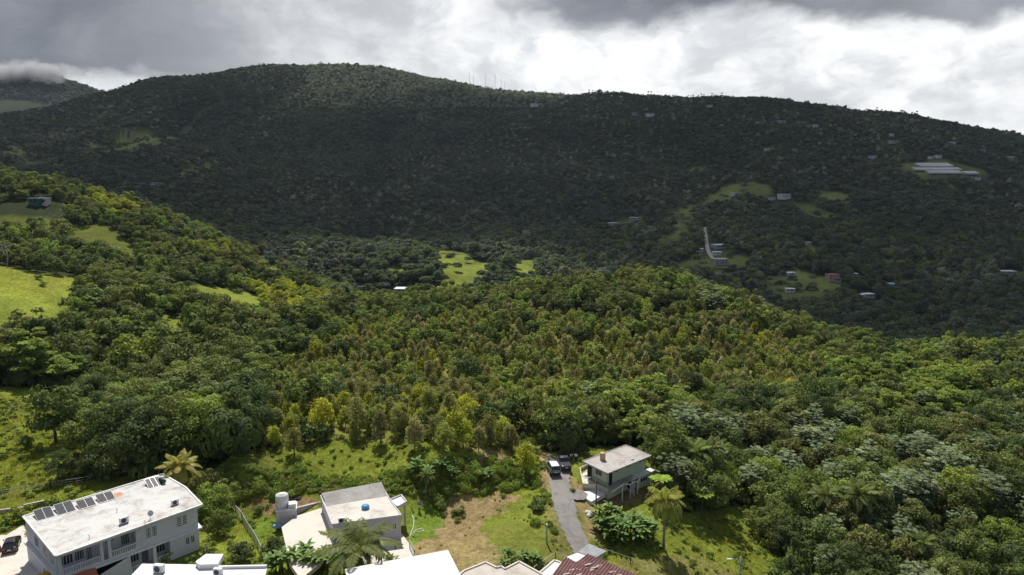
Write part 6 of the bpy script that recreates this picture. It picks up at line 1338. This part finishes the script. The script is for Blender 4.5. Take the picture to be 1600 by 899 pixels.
far_house(57, 319, 6.2, 2.8, 'dark green painted shed with pale roof on the left hill', 'greenpaint', 'greyhouse', d=4, rz=0, name='hill_shed'); far_house(69, 319, 5.4, 2.9, 'white shed with pale roof beside the dark green one on the left hill', 'farwhite', 'whitebright', d=4, rz=0, name='hill_shed')
# greenhouses: rows of arched cloth tunnels
def greenhouse(px, py, w, bays, lab, bw=7.0, dp=7):
    c = hit(px, py); t = thing('greenhouse', lab, 'greenhouse', (c[0], c[1], c[2]+1.0), 0.0, 'greenhouses on the far slope')
    for b in range(bays):
        m = MB(); y0 = b*bw; prof = [(y0, 0), (y0, 2.2), (y0+bw*.2, 3.3), (y0+bw*.5, 3.9), (y0+bw*.8, 3.3), (y0+bw-.25, 2.2), (y0+bw-.25, 0)]
        n = len(prof); vs = [(-w/2, p, z) for p, z in prof]+[(w/2, p, z) for p, z in prof]; m.add(vs, [(i, i+1, n+i+1, n+i) for i in range(n-1)]+[tuple(range(n-1, -1, -1)), tuple(range(n, 2*n))]); o = m.build('bay', M['green_net'], t); s_ = gz(c[0], c[1]+y0+bw/2)-c[2]; o.location.z = s_*.9-.6
greenhouse(1478, 273, 58, 2, 'front block of long pale greenhouse tunnels'); greenhouse(1466, 268, 84, 2, 'middle and widest block of pale greenhouse tunnels'); greenhouse(1464, 262.5, 60, 3, 'rear block of pale greenhouse tunnels'); greenhouse(1519, 274, 24, 2, 'small separate greenhouse block at the right')
# masts on the summit ridge
for i, (px, H) in enumerate([(737,48),(743,40),(761,52),(775,60),(784,46),(789,34)]):
    Y0 = 2420; u = (px-800)/FPX; yy = np.linspace(2100, 2700, 60); zz = G(u*yy*1.0, yy); el = (zz-CAMH)/yy; k = int(np.argmax(el)); x0, y0 = u*yy[k]*1.02, yy[k]
    t = thing('radio_mast', 'thin radio mast on the summit ridge, %s' % ['leftmost', 'second from the left', 'third from the left', 'tallest', 'second from the right', 'rightmost and shortest'][i], 'mast', (x0, y0, gz(x0, y0)), 0, 'radio masts on the ridge'); m = MB()
    for s in range(3): a = s*2.094; m.beam((math.cos(a)*.9, math.sin(a)*.9, -1), (math.cos(a)*.45, math.sin(a)*.45, H), .28)
    for j in range(int(H/3)): m.beam((-.6,-.4,j*3),(.6,-.4,j*3+1.5),.16)
    m.build('lattice', M['galv'], t); MB().tube([(0,0,H),(0,0,H+5)], .12, 5).build('antenna', M['galv'], t)
# low cloud clinging to the distant peak: a small real volume
def peak_cloud():
    c = at_Y(40, 122, 4950); m, N = mat_new('low_cloud'); mb = MB(); mb.box(-520, 420, -160, 160, -130, 170); o = mb.build('peak_cloud', m); o.location = c; tag(o, kind='stuff')
    tc = N.n('ShaderNodeTexCoord'); v = tc.outputs['Generated']; sp = N.n('ShaderNodeVectorMath', operation='DISTANCE'); N.set(sp.inputs[0], v); sp.inputs[1].default_value = (.5, .5, .5)
    n = N.noise(tc.outputs['Object'], .007, 5, .6, .3); d = N.m('SUBTRACT', N.m('ADD', .36, N.m('MULTIPLY', N.m('SUBTRACT', n, .5), .75)), sp.outputs['Value'], clamp=False); d = N.m('MULTIPLY', N.m('MAXIMUM', d, 0.0), .09)
    vv = N.n('ShaderNodeVolumePrincipled'); vv.inputs['Color'].default_value = (.95, .96, 1, 1); N.set(vv.inputs['Density'], d); vv.inputs['Anisotropy'].default_value = .3; ou = N.n('ShaderNodeOutputMaterial'); N.t.links.new(vv.outputs[0], ou.inputs['Volume'])
peak_cloud()
# leftover prototypes that were never placed
for key, L_ in PROTO.items():
    for e in L_:
        if not e[2]:
            for o in e[1]+[e[0]]: bpy.data.objects.remove(o)
for o in bpy.data.objects:
    if o.parent is None and o.get('label') and not 4 <= len(o['label'].replace(',', '').split()) <= 16: print('LABEL', len(o['label'].split()), o.name, o['label'])

# dry clippings lying on the tan slope
x, y = jgrid(-20, 12, 78, 105, .5); P_ = wpoly([(640,885),(652,850),(676,812),(696,788),(720,780),(757,784),(806,784),(775,812),(748,826),(765,850),(776,884),(740,905),(650,905)]); k = inside(P_, x, y) & (fbm(x/2, y/2, 3, 8) > .42); x, y = x[k], y[k]
stuff('dry_clippings', 'straw', np.column_stack([x, y, G(x, y)]), RNG.uniform(.4, .9, len(x)), np.zeros(len(x), int), zs=np.full(len(x), .35), label='dry straw and cut weeds lying on the tan slope', cat='straw')
